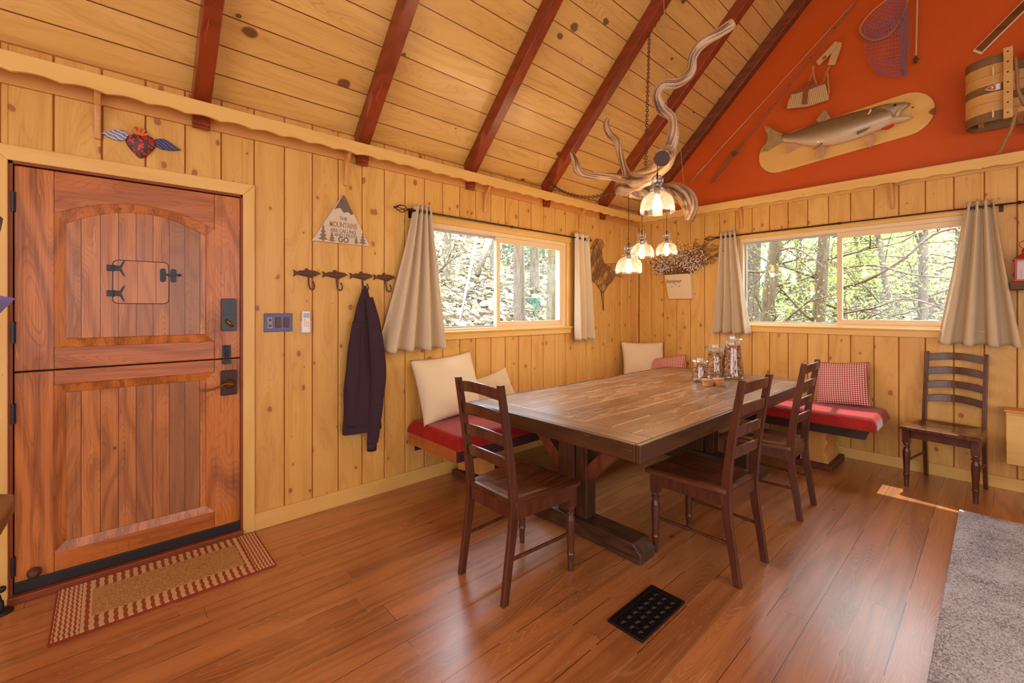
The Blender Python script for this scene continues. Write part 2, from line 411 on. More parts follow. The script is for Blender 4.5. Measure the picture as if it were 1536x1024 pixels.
def board_wall(name, axis, lo, hi, first, step, z0, z1, holes, mat, thick=.022):
    """one wall: upright boards with open joints, cut round the openings"""
    m = MB(); g = .0035
    k0 = math.floor((lo - first) / step)
    k = k0
    while first + k * step < hi:
        a = max(lo, first + k * step) + g; b = min(hi, first + (k + 1) * step) - g; k += 1
        if b - a < .004: continue
        cuts = sorted({a, b} | {c for h in holes for c in (h[0], h[1]) if a < c < b})
        for u0, u1 in zip(cuts[:-1], cuts[1:]):
            mid = (u0 + u1) / 2; segs = [(z0, z1)]
            for h in holes:
                if h[0] < mid < h[1]:
                    ns = []
                    for s0, s1 in segs:
                        if h[2] > s0: ns.append((s0, min(s1, h[2])))
                        if h[3] < s1: ns.append((max(s0, h[3]), s1))
                    segs = ns
            for s0, s1 in segs:
                if s1 - s0 < .005: continue
                if axis == 'y': m.box(-thick, 0, u0, u1, s0, s1)
                else: m.box(u0, u1, 0, thick, s0, s1)
    return S(m.build(name, mat, bevel=.0035, segs=1))
def backing(name, axis, lo, hi, z0, z1, holes, mat, d0=.0095, d1=.14):
    m = MB()
    us = sorted({lo, hi} | {c for h in holes for c in h[:2]})
    for u0, u1 in zip(us[:-1], us[1:]):
        mid = (u0 + u1) / 2; segs = [(z0, z1)]
        for h in holes:
            if h[0] < mid < h[1]:
                ns = []
                for s0, s1 in segs:
                    if h[2] > s0: ns.append((s0, min(s1, h[2])))
                    if h[3] < s1: ns.append((max(s0, h[3]), s1))
                segs = ns
        for s0, s1 in segs:
            if axis == 'y': m.box(-d1, -d0, u0, u1, s0, s1)
            else: m.box(u0, u1, d0, d1, s0, s1)
    return S(m.build(name, mat))
hl = [(WL_A, WL_B, WL_Z0, WL_Z1), (D_A, D_B, -.01, D_Z)]
hr = [(WR_A, WR_B, WR_Z0, WR_Z1)]
board_wall('wall_left', 'y', YB, 0, -3.207, .1755, 0, 2.64, hl, M['wall'])
backing('wall_left_core', 'y', YB, .14, 0, 2.7, hl, M['groove']).name = 'wall_left.001'
board_wall('wall_gable', 'x', 0, XW, 1.199, .171, 0, 2.53, hr, M['wall_gable'])
backing('wall_gable_core', 'x', 0, XW, 0, 2.53, hr, M['groove']).name = 'wall_gable.001'
zr = ZC + XR
m = MB(); m.prism([(0, 2.53), (XW, 2.53), (XW, ZC + .1), (XR, zr + .1), (0, ZC + .1)], lambda u, v, k: (u, .14 * k, v))
S(m.build('wall_gable_upper', M['red']))
m = MB(); m.box(-.14, XW + .14, YB - .14, .14, -.12, 0)
S(m.build('floor', M['floor']))
m = MB(); m.box(0, XW, YB - .12, YB, 0, 2.7); m.prism([(0, 2.7), (XW, 2.7), (XR, zr + .1)], lambda u, v, k: (u, YB - .12 * k, v))
S(m.build('wall_back', M['wall_gable']))
m = MB(); m.box(XW, XW + .12, YB, .14, 0, 2.75)
S(m.build('wall_right', M['wall']))
# left slope of the ceiling (boards run parallel to the left wall)
m = MB(); m.hexa([(-.2, YB-.12, ZC-.2), (XR, YB-.12, zr), (XR, .14, zr), (-.2, .14, ZC-.2)],
                 [(-.2, YB-.12, ZC-.02), (XR, YB-.12, zr+.18), (XR, .14, zr+.18), (-.2, .14, ZC-.02)])
S(m.build('ceiling', M['ceil']))
m = MB()
za, zb = zr, zr + XR - XW - .3
m.hexa([(XR, YB-.12, za), (XW+.3, YB-.12, zb), (XW+.3, .14, zb), (XR, .14, za)], [(XR, YB-.12, za+.18), (XW+.3, YB-.12, zb+.18), (XW+.3, .14, zb+.18), (XR, .14, za+.18)])
S(m.build('ceiling_right', M['ceil']))

# window units
def window(name, axis, a, b, z0, z1, mid, sash_side):
    def bx(m, u0, u1, w0, w1, d0, d1):       # d measured outward from the wall face
        if axis == 'y': m.box(-d1, -d0, u0, u1, w0, w1)
        else: m.box(u0, u1, d0, d1, w0, w1)
    t = .035
    def ringf(m, u0, u1, w0, w1, tu, tt_, tb_, d0, d1):
        bx(m, u0, u1, w1 - tt_, w1, d0, d1); bx(m, u0, u1, w0, w0 + tb_, d0, d1)
        bx(m, u0, u0 + tu, w0 + tb_ + .0004, w1 - tt_ - .0004, d0, d1); bx(m, u1 - tu, u1, w0 + tb_ + .0004, w1 - tt_ - .0004, d0, d1)
    fr = MB(); ringf(fr, a, b, z0, z1, t, t, t*.7, .012, .13)
    f = S(fr.build(name, M['vinyl']))
    sa, sb = (mid - .02, b - t - .0005) if sash_side > 0 else (a + t, mid + .02)
    sm = MB(); q = .05
    ringf(sm, sa, sb, z0 + t*.7 + .0005, z1 - t - .0005, q*.85, q, q, .03, .06)
    bx(sm, sa + .008, sa + .026, (z0+z1)/2 - .06, (z0+z1)/2 + .04, .018, .0298)
    sm.build('sash', M['vinyl'], f, bevel=.002)
    fm = MB(); fa, fb = (a + t + .0005, mid + .01) if sash_side > 0 else (mid - .01, b - t)
    ringf(fm, fa, fb, z0 + t*.7 + .0005, z1 - t - .0005, .016, .016, .016, .07, .09)
    fm.build('fixed_frame', M['vinyl2'], f)
    g1 = MB(); bx(g1, sa + .03, sb - .03, z0 + .05, z1 - t - .03, .043, .047); g1.build('pane', M['glass'], f)
    g2 = MB(); bx(g2, fa + .01, fb - .01, z0 + .03, z1 - t - .01, .078, .082); g2.build('pane', M['glass'], f)
    return f
window('window_1', 'y', WL_A, WL_B, WL_Z0, WL_Z1, -2.39, 1)
window('window_2', 'x', WR_A, WR_B, WR_Z0, WR_Z1, 2.135, 1)
# casings and aprons
def trimbox(name, mat, *b, bevel=.003):
    m = MB()
    for q in b: m.box(*q)
    return S(m.build(name, mat, bevel=bevel))
trimbox('trim_1', M['trim_y'], (0, .018, WL_A-.06, WL_B+.06, WL_Z1, WL_Z1+.065), (0, .018, WL_A-.06, WL_B+.06, WL_Z0-.068, WL_Z0-.012), (-.03, .034, WL_A-.075, WL_B+.075, WL_Z0-.014, WL_Z0+.004))
trimbox('trim_2', M['trim_z'], (0, .018, WL_A-.06, WL_A, WL_Z0, WL_Z1), (0, .018, WL_B, WL_B+.03, WL_Z0, WL_Z1))
trimbox('trim_3', M['trim_x'], (WR_A-.06, WR_B+.06, -.018, 0, WR_Z1, WR_Z1+.055), (WR_A-.06, WR_B+.06, -.018, 0, WR_Z0-.07, WR_Z0-.012), (WR_A-.075, WR_B+.075, -.034, .03, WR_Z0-.014, WR_Z0+.004))
trimbox('trim_4', M['trim_z'], (WR_A-.06, WR_A, -.018, 0, WR_Z0, WR_Z1), (WR_B, WR_B+.06, -.018, 0, WR_Z0, WR_Z1))
# baseboards
trimbox('baseboard_left', M['trim_y'], (0, .018, -4.437, -.018, 0, .105), (0, .018, YB, -5.535, 0, .105))
trimbox('baseboard_gable', M['trim_x'], (.0, XW, -.018, 0, 0, .095))
# door casing: mitred boards
def casing():
    a, b, zt, wd = D_A, D_B, D_Z, .072
    fr = lambda u, v, k: (.02 * k, u, v)
    m = MB()
    m.prism([(a - wd, 0), (a, 0), (a, zt), (a - wd, zt + wd)], fr)
    m.prism([(b, 0), (b + wd - .008, 0), (b + wd - .008, zt + wd), (b, zt)], fr)
    S(m.build('trim_5', M['trim_z'], bevel=.004))
    m = MB(); m.prism([(a, zt), (b, zt), (b + wd - .008, zt + wd), (a - wd, zt + wd)], fr)
    S(m.build('trim_6', M['trim_y'], bevel=.004))
casing()

# ledge shelves with scalloped fascias, ledgers and brackets
def scallop(u0, u1, zt, zb, step=.16, amp=.013):
    n = int(abs(u1 - u0) / step); pts = [(u0, zt), (u0, zb)]
    st = (u1 - u0) / n
    for i in range(n):
        for k in range(1, 9):
            t = k / 8; pts.append((u0 + st * (i + t), zb + amp * (math.sin(PI * t) ** 1.0)))
    pts.append((u1, zt)); return pts
LZ = 2.548
m = MB(); m.prism(scallop(YB, -.155, LZ, LZ-.088), lambda u, v, k: (.135 + .02 * k, u, v)); m.box(0, .136, YB, -.0, LZ-.022, LZ-.001)
S(m.build('trim_7', M['trim_y'], bevel=.002))
m = MB(); m.box(0, .022, YB, 0, 2.445, LZ-.022); S(m.build('trim_8', M['ledger'], bevel=.003))
m = MB(); m.prism(scallop(.155, XW, LZ+.004, LZ-.084), lambda u, v, k: (u, -.135 - .02 * k, v)); m.box(.136, XW, -.136, 0, LZ-.018, LZ+.003)
S(m.build('trim_9', M['trim_x'], bevel=.002))
m = MB(); m.box(0.02, XW, -.022, 0, 2.47, LZ-.02); S(m.build('trim_10', M['trim_x'], bevel=.003))
def bracket_profile():
    return [(0, 0), (.125, 0), (.125, -.02), (.085, -.05), (.05, -.10), (.03, -.17), (.024, -.22), (.012, -.255), (0, -.262)]
for i, y in enumerate((-5.155, -3.862, -2.59, -1.237)):
    m = MB(); m.prism(bracket_profile(), lambda u, v, k: (.001 + u, y - .012 + .026 * k, LZ - .022 + v))
    o = m.build('shelf_bracket', M['bench_leg'], origin='base', bevel=.004)
    tag(o, ('curved pine shelf bracket above the left end of the door', 'curved pine shelf bracket above the triangular mountain sign', 'curved pine shelf bracket above the middle of the left-wall window', 'curved pine shelf bracket above the right end of the left-wall window')[i], 'bracket', 'brackets under the plate ledge')
for i, x in enumerate((1.27, 2.524)):
    m = MB(); m.prism(bracket_profile(), lambda u, v, k: (x - .012 + .026 * k, -.001 - u, LZ - .018 + v))
    o = m.build('shelf_bracket', M['bench_leg'], origin='base', bevel=.004)
    tag(o, ('curved pine shelf bracket above the narrow left curtain of the gable window', 'curved pine shelf bracket above the right pane of the gable window')[i], 'bracket', 'brackets under the plate ledge')

# rafters
RB = 2.5
def rafter(y0, y1, zb, zt, name, mat, label, x0=.005):
    m = MB()
    poly = [(x0, zb + x0), (XR, zb + XR), (XR, zt + XR), (x0, zt + x0)]
    m.prism(poly, lambda u, v, k: (u, y0 + (y1 - y0) * k, v))
    if name == 'ceiling_beam' and 'red' in label:
        m.prism([(.024, 2.43), (.05, 2.428), (.055, 2.44), (.05, 2.46), (.06, 2.47), (.06, LZ-.024), (.024, LZ-.024)], lambda u, v, k: (u, y0 + (y1 - y0) * k, v))
    o = m.build(name, mat, origin=(x0, (y0+y1)/2, zb), bevel=.006)
    return tag(o, label, 'beam', 'sloping ceiling beams')
for yc, lab in ((-4.715, 'red stained ceiling beam nearest the door, leftmost of the row'), (-3.752, 'red stained ceiling beam above the mountain sign, second from the left'),
                (-2.772, 'red stained ceiling beam above the left-wall window, third from the left'), (-1.80, 'red stained ceiling beam behind the rusty hanging chain, fourth from the left'),
                (-.842, 'red stained ceiling beam behind the driftwood, next to the brown one')):
    rafter(yc - .043, yc + .043, RB, ZC - .002, 'ceiling_beam', M['rafter'], lab)
rafter(-.095, -.002, RB, ZC - .002, 'ceiling_beam', M['rake'], 'dark brown ceiling beam running up against the painted orange wall', x0=.14)
m = MB(); m.prism([(.14, RB+.128), (XR, RB+XR-.012), (XR, RB+XR+.012), (.14, RB+.152)], lambda u, v, k: (u, -.112 + .016*k, v))

# ------------------------------------------------------------ dutch door
door = bpy.data.objects.new('door_1', None); COL.objects.link(door); door.location = (0, -4.98, 0); LOC['door_1'] = Vector((0, -4.98, 0))
tag(door, kind='structure'); door.empty_display_size = .1
m = MB(); m.box(-.1, .006, D_A, D_A + .014, .0, D_Z); m.box(-.1, .006, D_B - .012, D_B, 0, D_Z); m.box(-.1, .006, D_A, D_B, D_Z - .012, D_Z)
m.build('jamb', M['jamb'], door)
m = MB(); m.box(-.1, .035, D_A, D_B, 0, .034); m.build('threshold', M['jamb'], door, bevel=.004)
m = MB(); m.box(-.12, -.055, D_A + .012, D_B - .01, .03, D_Z - .01); m.build('door_backing', M['rubber'], door)  # black slab added so outside light does not show between the leaves
DA, DB = -5.444, -4.513; SW = .132
def leaf(name, z0, z1, top, bot, arch, lab):
    root = bpy.data.objects.new(name, None)  # leaf body is the slab mesh; rails sit on it
    bpy.data.objects.remove(root)
    s = MB(); s.box(-.05, -.022, DA, DB, z0, z1)
    lf = s.build(name, M['door'], door)
    t = MB(); t.box(-.03, -.003, DA, DA + SW, z0, z1); t.box(-.03, -.003, DB - SW, DB, z0, z1)
    t.build('stile', M['door'], lf, bevel=.003)
    a, b = DA + SW, DB - SW
    r = MB(); r.box(-.03, -.0035, a + .001, b - .001, z0, bot)
    if arch:
        n = 20; pts = [(b - .001, z1), (a + .001, z1)] + [(a + .001 + (b - a - .002) * i / n, top + arch * (1 - (2*i/n - 1)**2)) for i in range(n + 1)]
        r.prism(pts, lambda u, v, k: (-.03 + .0265 * k, u, v))
    else: r.box(-.03, -.0035, a + .001, b - .001, top, z1)
    r.build('rail', M['door_h'], lf, bevel=.003)
    # sloping moulding round the sunk panel, then the raised plank field
    mo = MB(); wd = .042
    def zt(u): return top + (arch * (1 - (2 * (u - a) / (b - a) - 1) ** 2) if arch else 0)
    n = 16
    for i in range(n):
        u0, u1 = a + (b - a) * i / n, a + (b - a) * (i + 1) / n
        v0 = a + wd + (b - a - 2*wd) * i / n; v1 = a + wd + (b - a - 2*wd) * (i + 1) / n
        mo.add([(-.006, u0, zt(u0)), (-.006, u1, zt(u1)), (-.02, v1, zt(u1) - wd), (-.02, v0, zt(u0) - wd)], [(0, 1, 2, 3)])
        mo.add([(-.006, u0, bot), (-.006, u1, bot), (-.02, v1, bot + wd), (-.02, v0, bot + wd)], [(3, 2, 1, 0)])
    mo.add([(-.006, a, bot), (-.02, a + wd, bot + wd), (-.02, a + wd, zt(a) - wd), (-.006, a, zt(a))], [(0, 1, 2, 3)])
    mo.add([(-.006, b, bot), (-.02, b - wd, bot + wd), (-.02, b - wd, zt(b) - wd), (-.006, b, zt(b))], [(3, 2, 1, 0)])
    mo.build('moulding', M['door'], lf)
    p = MB(); aa, bb = a + wd, b - wd; st = .0715
    k = math.floor(aa / st)
    nseg = 24; pts = [(bb, bot + wd), (aa, bot + wd)] + [(aa + (bb - aa) * i / nseg, zt(a + (b-a)*i/nseg) - wd) for i in range(nseg + 1)]
    p.prism(pts, lambda u, v, k: (-.03 + .016 * k, u, v))
    p.build('plank_panel', M['door_p'], lf, bevel=.002)
    return lf
up = leaf('upper_leaf', 1.092, 2.072, 1.862, 1.198, .092, '')
lo = leaf('lower_leaf', .086, 1.084, 1.012, .182, 0, '')
m = MB(); m.box(-.03, .006, DA, DB, .036, .088); m.build('door_sweep', M['rubber'], lo, bevel=.003)
for z0, z1, par in ((1.85, 1.945, up), (1.225, 1.33, up), (.845, .94, lo), (.12, .215, lo)):
    m = MB(); m.lathe([(.007, 0), (.007, z1 - z0)], (.006, DA - .003, z0), 10); m.box(-.006, .001, DA - .016, DA + .006, z0, z1)
    m.build('hinge', M['black'], par, bevel=.001)
# speakeasy hatch with strap hinges and a slide latch
m = MB()
def rrect(u0, u1, v0, v1, r, n=5):
    out = []
    for cx, cy, a0 in ((u1-r, v1-r, 0), (u0+r, v1-r, 90), (u0+r, v0+r, 180), (u1-r, v0+r, 270)):
        for i in range(n + 1):
            t = R(a0 + 90 * i / n); out.append((cx + r * math.cos(t), cy + r * math.sin(t)))
    return out
m.prism(rrect(-5.098, -4.858, 1.416, 1.652, .025), lambda u, v, k: (-.0138 + .0012 * k, u, v)); m.build('hatch_gap', M['rubber'], up)
m = MB(); m.prism(rrect(-5.094, -4.862, 1.420, 1.648, .022), lambda u, v, k: (-.0138 + .0042 * k, u, v))
hatch = m.build('hatch', wood('hatch_wood', (204, 132, 70), (160, 92, 44), 'z', 'y', board=.078, boff=.2, rough=.3, ring=10, bump=.4, gap=(104, 46, 16), gapw=.0012), up, bevel=.0015)
for zc in (1.606, 1.472):
    m = MB(); f = lambda u, v, k: (-.0096 + .003 * k, -5.094 + u, zc + v)
    m.prism([(-.026, -.016), (-.002, -.016), (-.002, .016), (-.026, .016)], f)
    m.prism([(.002, -.015), (.026, -.014), (.034, -.03), (.044, -.046), (.046, -.04), (.038, -.014), (.032, 0), (.038, .014), (.046, .04), (.044, .046), (.034, .03), (.026, .014), (.002, .015)], f)
    m.lathe([(.0045, -.018), (.0045, .018)], (-.006, -5.094, zc), 8)
    m.build('strap_hinge', M['black'], hatch, bevel=.0008)
m = MB()
for u0 in (-4.9, -4.853): m.prism(rrect(u0, u0 + .026, 1.54, 1.616, .012), lambda u, v, k: (-.0096 + .004 * k, u, v))
m.box(-.004, .003, -4.875, -4.812, 1.576, 1.588); m.ball((0, -4.812, 1.582), .008, 8, 6)
m.build('slide_latch', M['black'], hatch, bevel=.001)
# keypad lock, barrel bolt, lever, door viewer bumper
m = MB(); m.prism(rrect(-4.613, -4.535, 1.257, 1.452, .010), lambda u, v, k: (-.003 + .03 * k, u, v)); kp = m.build('keypad_lock', plain('lock_black', (58, 58, 66), .4, c2=(48, 48, 54)), up, bevel=.003)
m = MB(); m.box(.026, .0275, -4.612, -4.536, 1.355, 1.3575); m.build('cover_seam', M['rubber'], kp)
m = MB(); m.tube([(.03, -4.592, 1.325), (.042, -4.58, 1.31), (.042, -4.566, 1.295), (.03, -4.558, 1.284)], [.006, .010, .010, .006], 8); m.lathe([(.013, 0), (.013, .01)], (.026, -4.575, 1.305), 12, 'x')
m.build('thumb_turn', M['brass'], kp, smooth=True)
m = MB(); m.box(-.003, .004, -4.606, -4.562, 1.098, 1.17); m.lathe([(.006, -.05), (.006, .035)], (.012, -4.584, 1.135), 10); m.box(.004, .02, -4.596, -4.572, 1.145, 1.16); m.build('barrel_bolt', M['black'], up, bevel=.001)
m = MB(); m.box(-.003, .016, -4.606, -4.562, 1.058, 1.08); m.build('bolt_keeper', M['black'], lo, bevel=.002)
m = MB(); m.prism(rrect(-4.615, -4.53, .868, 1.018, .006), lambda u, v, k: (-.003 + .012 * k, u, v)); esc = m.build('lever_plate', M['bronze'], lo, bevel=.003)
m = MB(); m.lathe([(.03, 0), (.026, .02), (.016, .026), (.014, .05)], (.008, -4.57, .935), 18, 'x')
m.tube(interp([(.055, -4.57, .935), (.062, -4.60, .945), (.066, -4.65, .925), (.062, -4.70, .918), (.055, -4.725, .922)], 5), [.012]*4 + [.009]*13 + [.006]*4, 10, flat=.7)
m.build('lever_handle', M['brass'], esc, smooth=True)
m = MB(); m.lathe([(.022, 0), (.026, .006), (.024, .022), (.012, .034), (.008, .036)], (-.003, -5.378, .115), 16, 'x'); m.build('bumper', M['rust'], lo, smooth=True)

# ------------------------------------------------------------ wall-hung things on the left wall
def text(body, name, mat, parent, frm, size, cx, cy, ext=.001, sx=1.0, shear=0, bold=0):
    c = bpy.data.curves.new(name, 'FONT'); c.body = body; c.size = size; c.extrude = ext; c.align_x = 'CENTER'; c.align_y = 'CENTER'; c.shear = shear; c.offset = bold; c.resolution_u = 3
    o = bpy.data.objects.new(name, c); COL.objects.link(o)
    bpy.context.view_layer.update()
    me = bpy.data.meshes.new_from_object(o.evaluated_get(bpy.context.evaluated_depsgraph_get()))
    vs = [frm(cx + v.co.x * sx, cy + v.co.y, v.co.z) for v in me.vertices]
    b = MB(); b.add(vs, [tuple(p.vertices) for p in me.polygons])
    bpy.data.objects.remove(o); bpy.data.curves.remove(c); bpy.data.meshes.remove(me)
    return b.build(name, mat, parent)

# mountain sign
sg = thing('mountain_sign', 'triangular whitewashed wooden sign about mountains calling, hung above the fish hooks', 'sign', (0, -3.885, 1.853))
tri = [(-4.094, 1.852), (-3.686, 1.852), (-3.881, 2.204)]
m = MB(); m.prism(tri, lambda u, v, k: (.001 + .022 * k, u, v))
m.build('board', plain('whitewashed_board', (226, 208, 186), .7, c2=(206, 186, 160), nscale=14), sg, bevel=.002)
fr = lambda off: (lambda u, v, k: (.0232 + (off if k else 0), u, v))
peak = [(-3.881, 2.2), (-3.945, 2.086), (-3.93, 2.093), (-3.912, 2.098), (-3.90, 2.098), (-3.888, 2.078), (-3.876, 2.07), (-3.862, 2.076), (-3.845, 2.078), (-3.826, 2.062), (-3.81, 2.072)]
m = MB(); m.prism(peak, fr(.002)); m.build('painted_peak', plain('grey_paint', (128, 108, 92), .7, c2=(104, 84, 68), nscale=30), sg)
M['ink'] = plain('grey_letters', (110, 98, 90), .7); M['tan'] = plain('tan_letters', (176, 142, 96), .7)
def pine(cx, z, w, h):
    half = []
    n = 4
    for i in range(n):
        zt = z + h * (1 - i / n * .92); zb = z + h * (1 - (i + 1) / n * .92) + h*.03; ww = w * (i + 1) / n * .5
        half += [(ww * .25, zt - h*.03), (ww, zb)]
    half += [(w*.1, z + h*.08), (w*.1, z)]
    return [(cx, z + h)] + [(cx + a, b) for a, b in half] + [(cx - a, b) for a, b in reversed(half)]
for cx, w_, h_ in ((-4.022, .066, .112), (-3.963, .05, .072), (-3.79, .038, .062), (-3.741, .058, .09)):
    m = MB(); m.prism(pine(cx, 1.856, w_, h_), fr(.002)); m.build('painted_pine', plain('pine_paint', (132, 112, 92), .7), sg)
tf = lambda x, y, z: (.0236 + z, x, y)
text('THE', 'lettering', M['ink'], sg, tf, .036, -3.882, 2.026, sx=.85)
text('MOUNTAINS', 'lettering', M['tan'], sg, tf, .054, -3.882, 1.980, sx=.62, bold=.0014)
text('ARE CALLING', 'lettering', M['ink'], sg, tf, .038, -3.882, 1.938, sx=.78)
text('AND I MUST', 'lettering', M['ink'], sg, tf, .034, -3.87, 1.908, sx=.8)
text('GO', 'lettering', M['ink'], sg, tf, .052, -3.882, 1.876, sx=.95, bold=.0016)

# four fish coat hooks
labs = ['rusty trout-shaped coat hook farthest left, nearest the door', 'rusty trout-shaped coat hook, second of the four from the door', 'rusty trout-shaped coat hook with the dark sweater hanging from it', 'rusty trout-shaped coat hook partly tucked behind the curtain edge']
fish = [(-.085, .022), (-.078, -.002), (-.086, -.026), (-.062, -.008), (-.035, -.016), (0, -.022), (.018, -.024), (.028, -.032), (.036, -.022), (.06, -.014), (.082, -.002), (.088, .006), (.07, .016), (.04, .022), (.012, .024), (.004, .034), (-.008, .034), (-.012, .022), (-.034, .016), (-.042, .02), (-.06, .006)]
HK = [-4.125, -3.937, -3.746, -3.566]; hook0 = None
for i, y in enumerate(HK):
    if hook0 is None:
        h = thing('fish_hook', labs[0], 'coat hook', (0, y, 1.62), 'fish coat hooks'); hook0 = h
        m = MB(); m.prism(fish, lambda u, v, k: (.001 + (.016 if k else 0), y + u, 1.628 + v)); m.ball((.014, y, 1.628), .022, 12, 8, (.4, 2.9, .8)); m.build('fish_body', M['rust'], h, bevel=.003)
        m = MB(); m.tube(interp([(.012, y + .01, 1.615), (.02, y + .01, 1.56), (.03, y + .016, 1.528), (.045, y + .03, 1.52), (.052, y + .036, 1.545), (.045, y + .03, 1.566)], 4), .0052, 8); m.ball((.045, y + .03, 1.568), .007, 8, 6)
        m.build('hook', M['rust'], h, smooth=True)
    else:
        h = copy_tree(hook0); h.location = (0, y, 1.62); h['label'] = labs[i]

# dark sweater hanging on the third hook
def sweater():
    zt, n = 1.555, 34
    cy = [(1.556, -3.735, .010), (1.50, -3.738, .03), (1.42, -3.742, .052), (1.30, -3.748, .075), (1.15, -3.752, .10), (1.0, -3.748, .125), (.85, -3.742, .145), (.70, -3.745, .148), (.545, -3.755, .142)]
    P = interp(cy, 6)
    m = MB(); nv = len(P) - 1; nu = 44
    def fn(u, v):
        z, c, hw = P[min(int(round(v * nv)), nv)]
        th = u * 2 * PI
        d = .012 + hw * .32
        cr = 1 + .10 * math.sin(5 * th + z * 4) + .06 * math.sin(9 * th - z * 7)
        y_ = c + hw * math.cos(th) * (1 + .02 * math.sin(7 * z * 3 + th))
        x_ = .052 + d * math.sin(th) * cr * .8
        if math.sin(th) < 0: x_ = max(.006, x_)
        return (x_, y_, z)
    m.grid(fn, nu, nv)
    return m
sw = thing('sweater', 'dark plum sweater hanging from the third fish hook beside the curtain', 'sweater', (.05, -3.745, .4))
sweater().build('body', M['charcoal'], sw, smooth=True)
m = MB(); P = interp([(.075, -3.72, 1.47, .03), (.085, -3.69, 1.3, .045), (.09, -3.668, 1.1, .055), (.09, -3.655, .9, .058), (.09, -3.672, .7, .05), (.09, -3.69, .5, .044), (.09, -3.70, .42, .04)], 5)
m.tube([p[:3] for p in [Vector((q[0], q[1], q[2])) for q in P]], [q[3] for q in P], 14, flute=.07, k=3, flat=.7); slv = m.build('sleeve', M['charcoal'], sw, smooth=True)
m = MB(); m.tube([(.09, -3.70, .425), (.09, -3.702, .362)], [.037, .035], 14, flat=.72); m.build('cuff', M['charcoal'], slv, smooth=True)
m = MB(); P = interp([(.07, -3.80, 1.3, .035), (.075, -3.825, 1.1, .045), (.078, -3.835, .9, .05), (.075, -3.84, .7, .046), (.07, -3.842, .56, .04)], 5)
m.tube([Vector((q[0], q[1], q[2])) for q in P], [q[3] for q in P], 14, flute=.07, k=3, flat=.65); m.build('sleeve', M['charcoal'], sw, smooth=True)
m = MB(); m.grid(lambda u, v: (.054 + .052 * math.sin(u * 2 * PI), -3.756 + .145 * math.cos(u * 2 * PI), .55 - .045 * v) if math.sin(u*2*PI) > -.8 else (.008, -3.756 + .145 * math.cos(u * 2 * PI), .55 - .045 * v), 30, 2)
m.build('hem', M['charcoal'], sw, smooth=True)

# winged heart above the door
ht = thing('winged_heart', 'painted winged heart ornament with a red flame crown above the door', 'wall ornament', (0, -4.985, 2.205))
fm = NT('heart_paint'); vo = fm.n('TexVoronoi'); vo.inputs['Scale'].default_value = 110; fm.l(fm.obj(), vo.inputs['Vector'])
fm.col(fm.mix(fm.math('GREATER_THAN', fm.sep(vo.outputs['Color'])[1], .68), C4((84, 62, 52)), C4((222, 52, 66)))); fm.set(rough=.5); fm.bump(vo.outputs['Distance'], .6, .003)
def wallpts(pts, ox, oy, sc, x=0.0): return [(PX(ox + a / sc, oy + b / sc, x)[1], PX(ox + a / sc, oy + b / sc, x)[2]) for a, b in pts]
H = lambda pts: wallpts(pts, 140, 180, 10.24, .02)
heart = H([(735, 245), (770, 235), (830, 230), (900, 255), (955, 300), (975, 350), (960, 410), (900, 480), (820, 545), (742, 582), (690, 560), (620, 490), (540, 400), (500, 320), (520, 260), (570, 218), (640, 205), (700, 222)])
def dome(poly, x0, dx, n=5):
    m = MB(); cy = sum(p[0] for p in poly)/len(poly); cz = sum(p[1] for p in poly)/len(poly); N = len(poly); vs = []
    for j in range(n + 1):
        t = j / n; s = math.cos(t * PI / 2); h = math.sin(t * PI / 2)
        vs += [(x0 + dx * h, cy + (p[0]-cy) * s, cz + (p[1]-cz) * s) for p in poly]
    fs = [(j*N+i, j*N+(i+1) % N, (j+1)*N+(i+1) % N, (j+1)*N+i) for j in range(n) for i in range(N)] + [tuple(range(N))]
    return m.add(vs, fs)
dome([tuple(p) for p in interp([(a, b, 0) for a, b in heart + heart[:1]], 3)][:-1], .004, .04).build('heart', fm.m, ht, smooth=True)
W1 = H([(70, 190), (170, 185), (290, 145), (380, 135), (460, 150), (545, 220), (500, 300), (430, 312), (330, 300), (230, 258), (190, 225)])
W2 = H([(945, 295), (1000, 280), (1080, 285), (1170, 330), (1270, 400), (1355, 455), (1270, 465), (1150, 462), (1060, 445), (1000, 415), (960, 380)])
def stripes(name, cs, sc, rot):
    q = NT(name); o = q.sep(q.obj()); f = q.math('FRACT', q.math('MULTIPLY', q.math('ADD', q.math('MULTIPLY', o[1], rot[0]), q.math('ADD', q.math('MULTIPLY', o[2], rot[1]), q.math('MULTIPLY', q.noise(q.obj(), 40, 2), .02))), sc))
    q.col(q.ramp(f, [(i / len(cs), C4(c)) for i, c in enumerate(cs)])); q.set(rough=.45); q.bump(f, .3, .002); return q.m
for wp, cs, rt in ((W1, [(120, 140, 190), (190, 200, 215), (210, 170, 120), (90, 110, 170)], (.45, 1)), (W2, [(52, 40, 80), (90, 110, 170), (70, 40, 70), (40, 34, 76)], (.75, 1))):
    m = MB(); m.prism(wp, lambda u, v, k: (.004 + .014 * k, u, v)); m.build('wing', stripes('wing_paint', cs, 55, rt), ht, bevel=.003)
FL = [[(690, 240), (610, 200), (600, 130), (640, 120), (700, 190)], [(700, 240), (680, 160), (690, 95), (725, 130), (730, 230)], [(720, 250), (740, 160), (790, 140), (805, 160), (760, 230)], [(735, 250), (780, 205), (845, 195), (840, 235), (790, 240)]]
m = MB()
for q in FL: m.prism(H(q), lambda u, v, k: (.006 + .016 * k, u, v))
m.build('flame', plain('flame_paint', (214, 70, 36), .4, c2=(226, 150, 60), nscale=30), ht, bevel=.002)

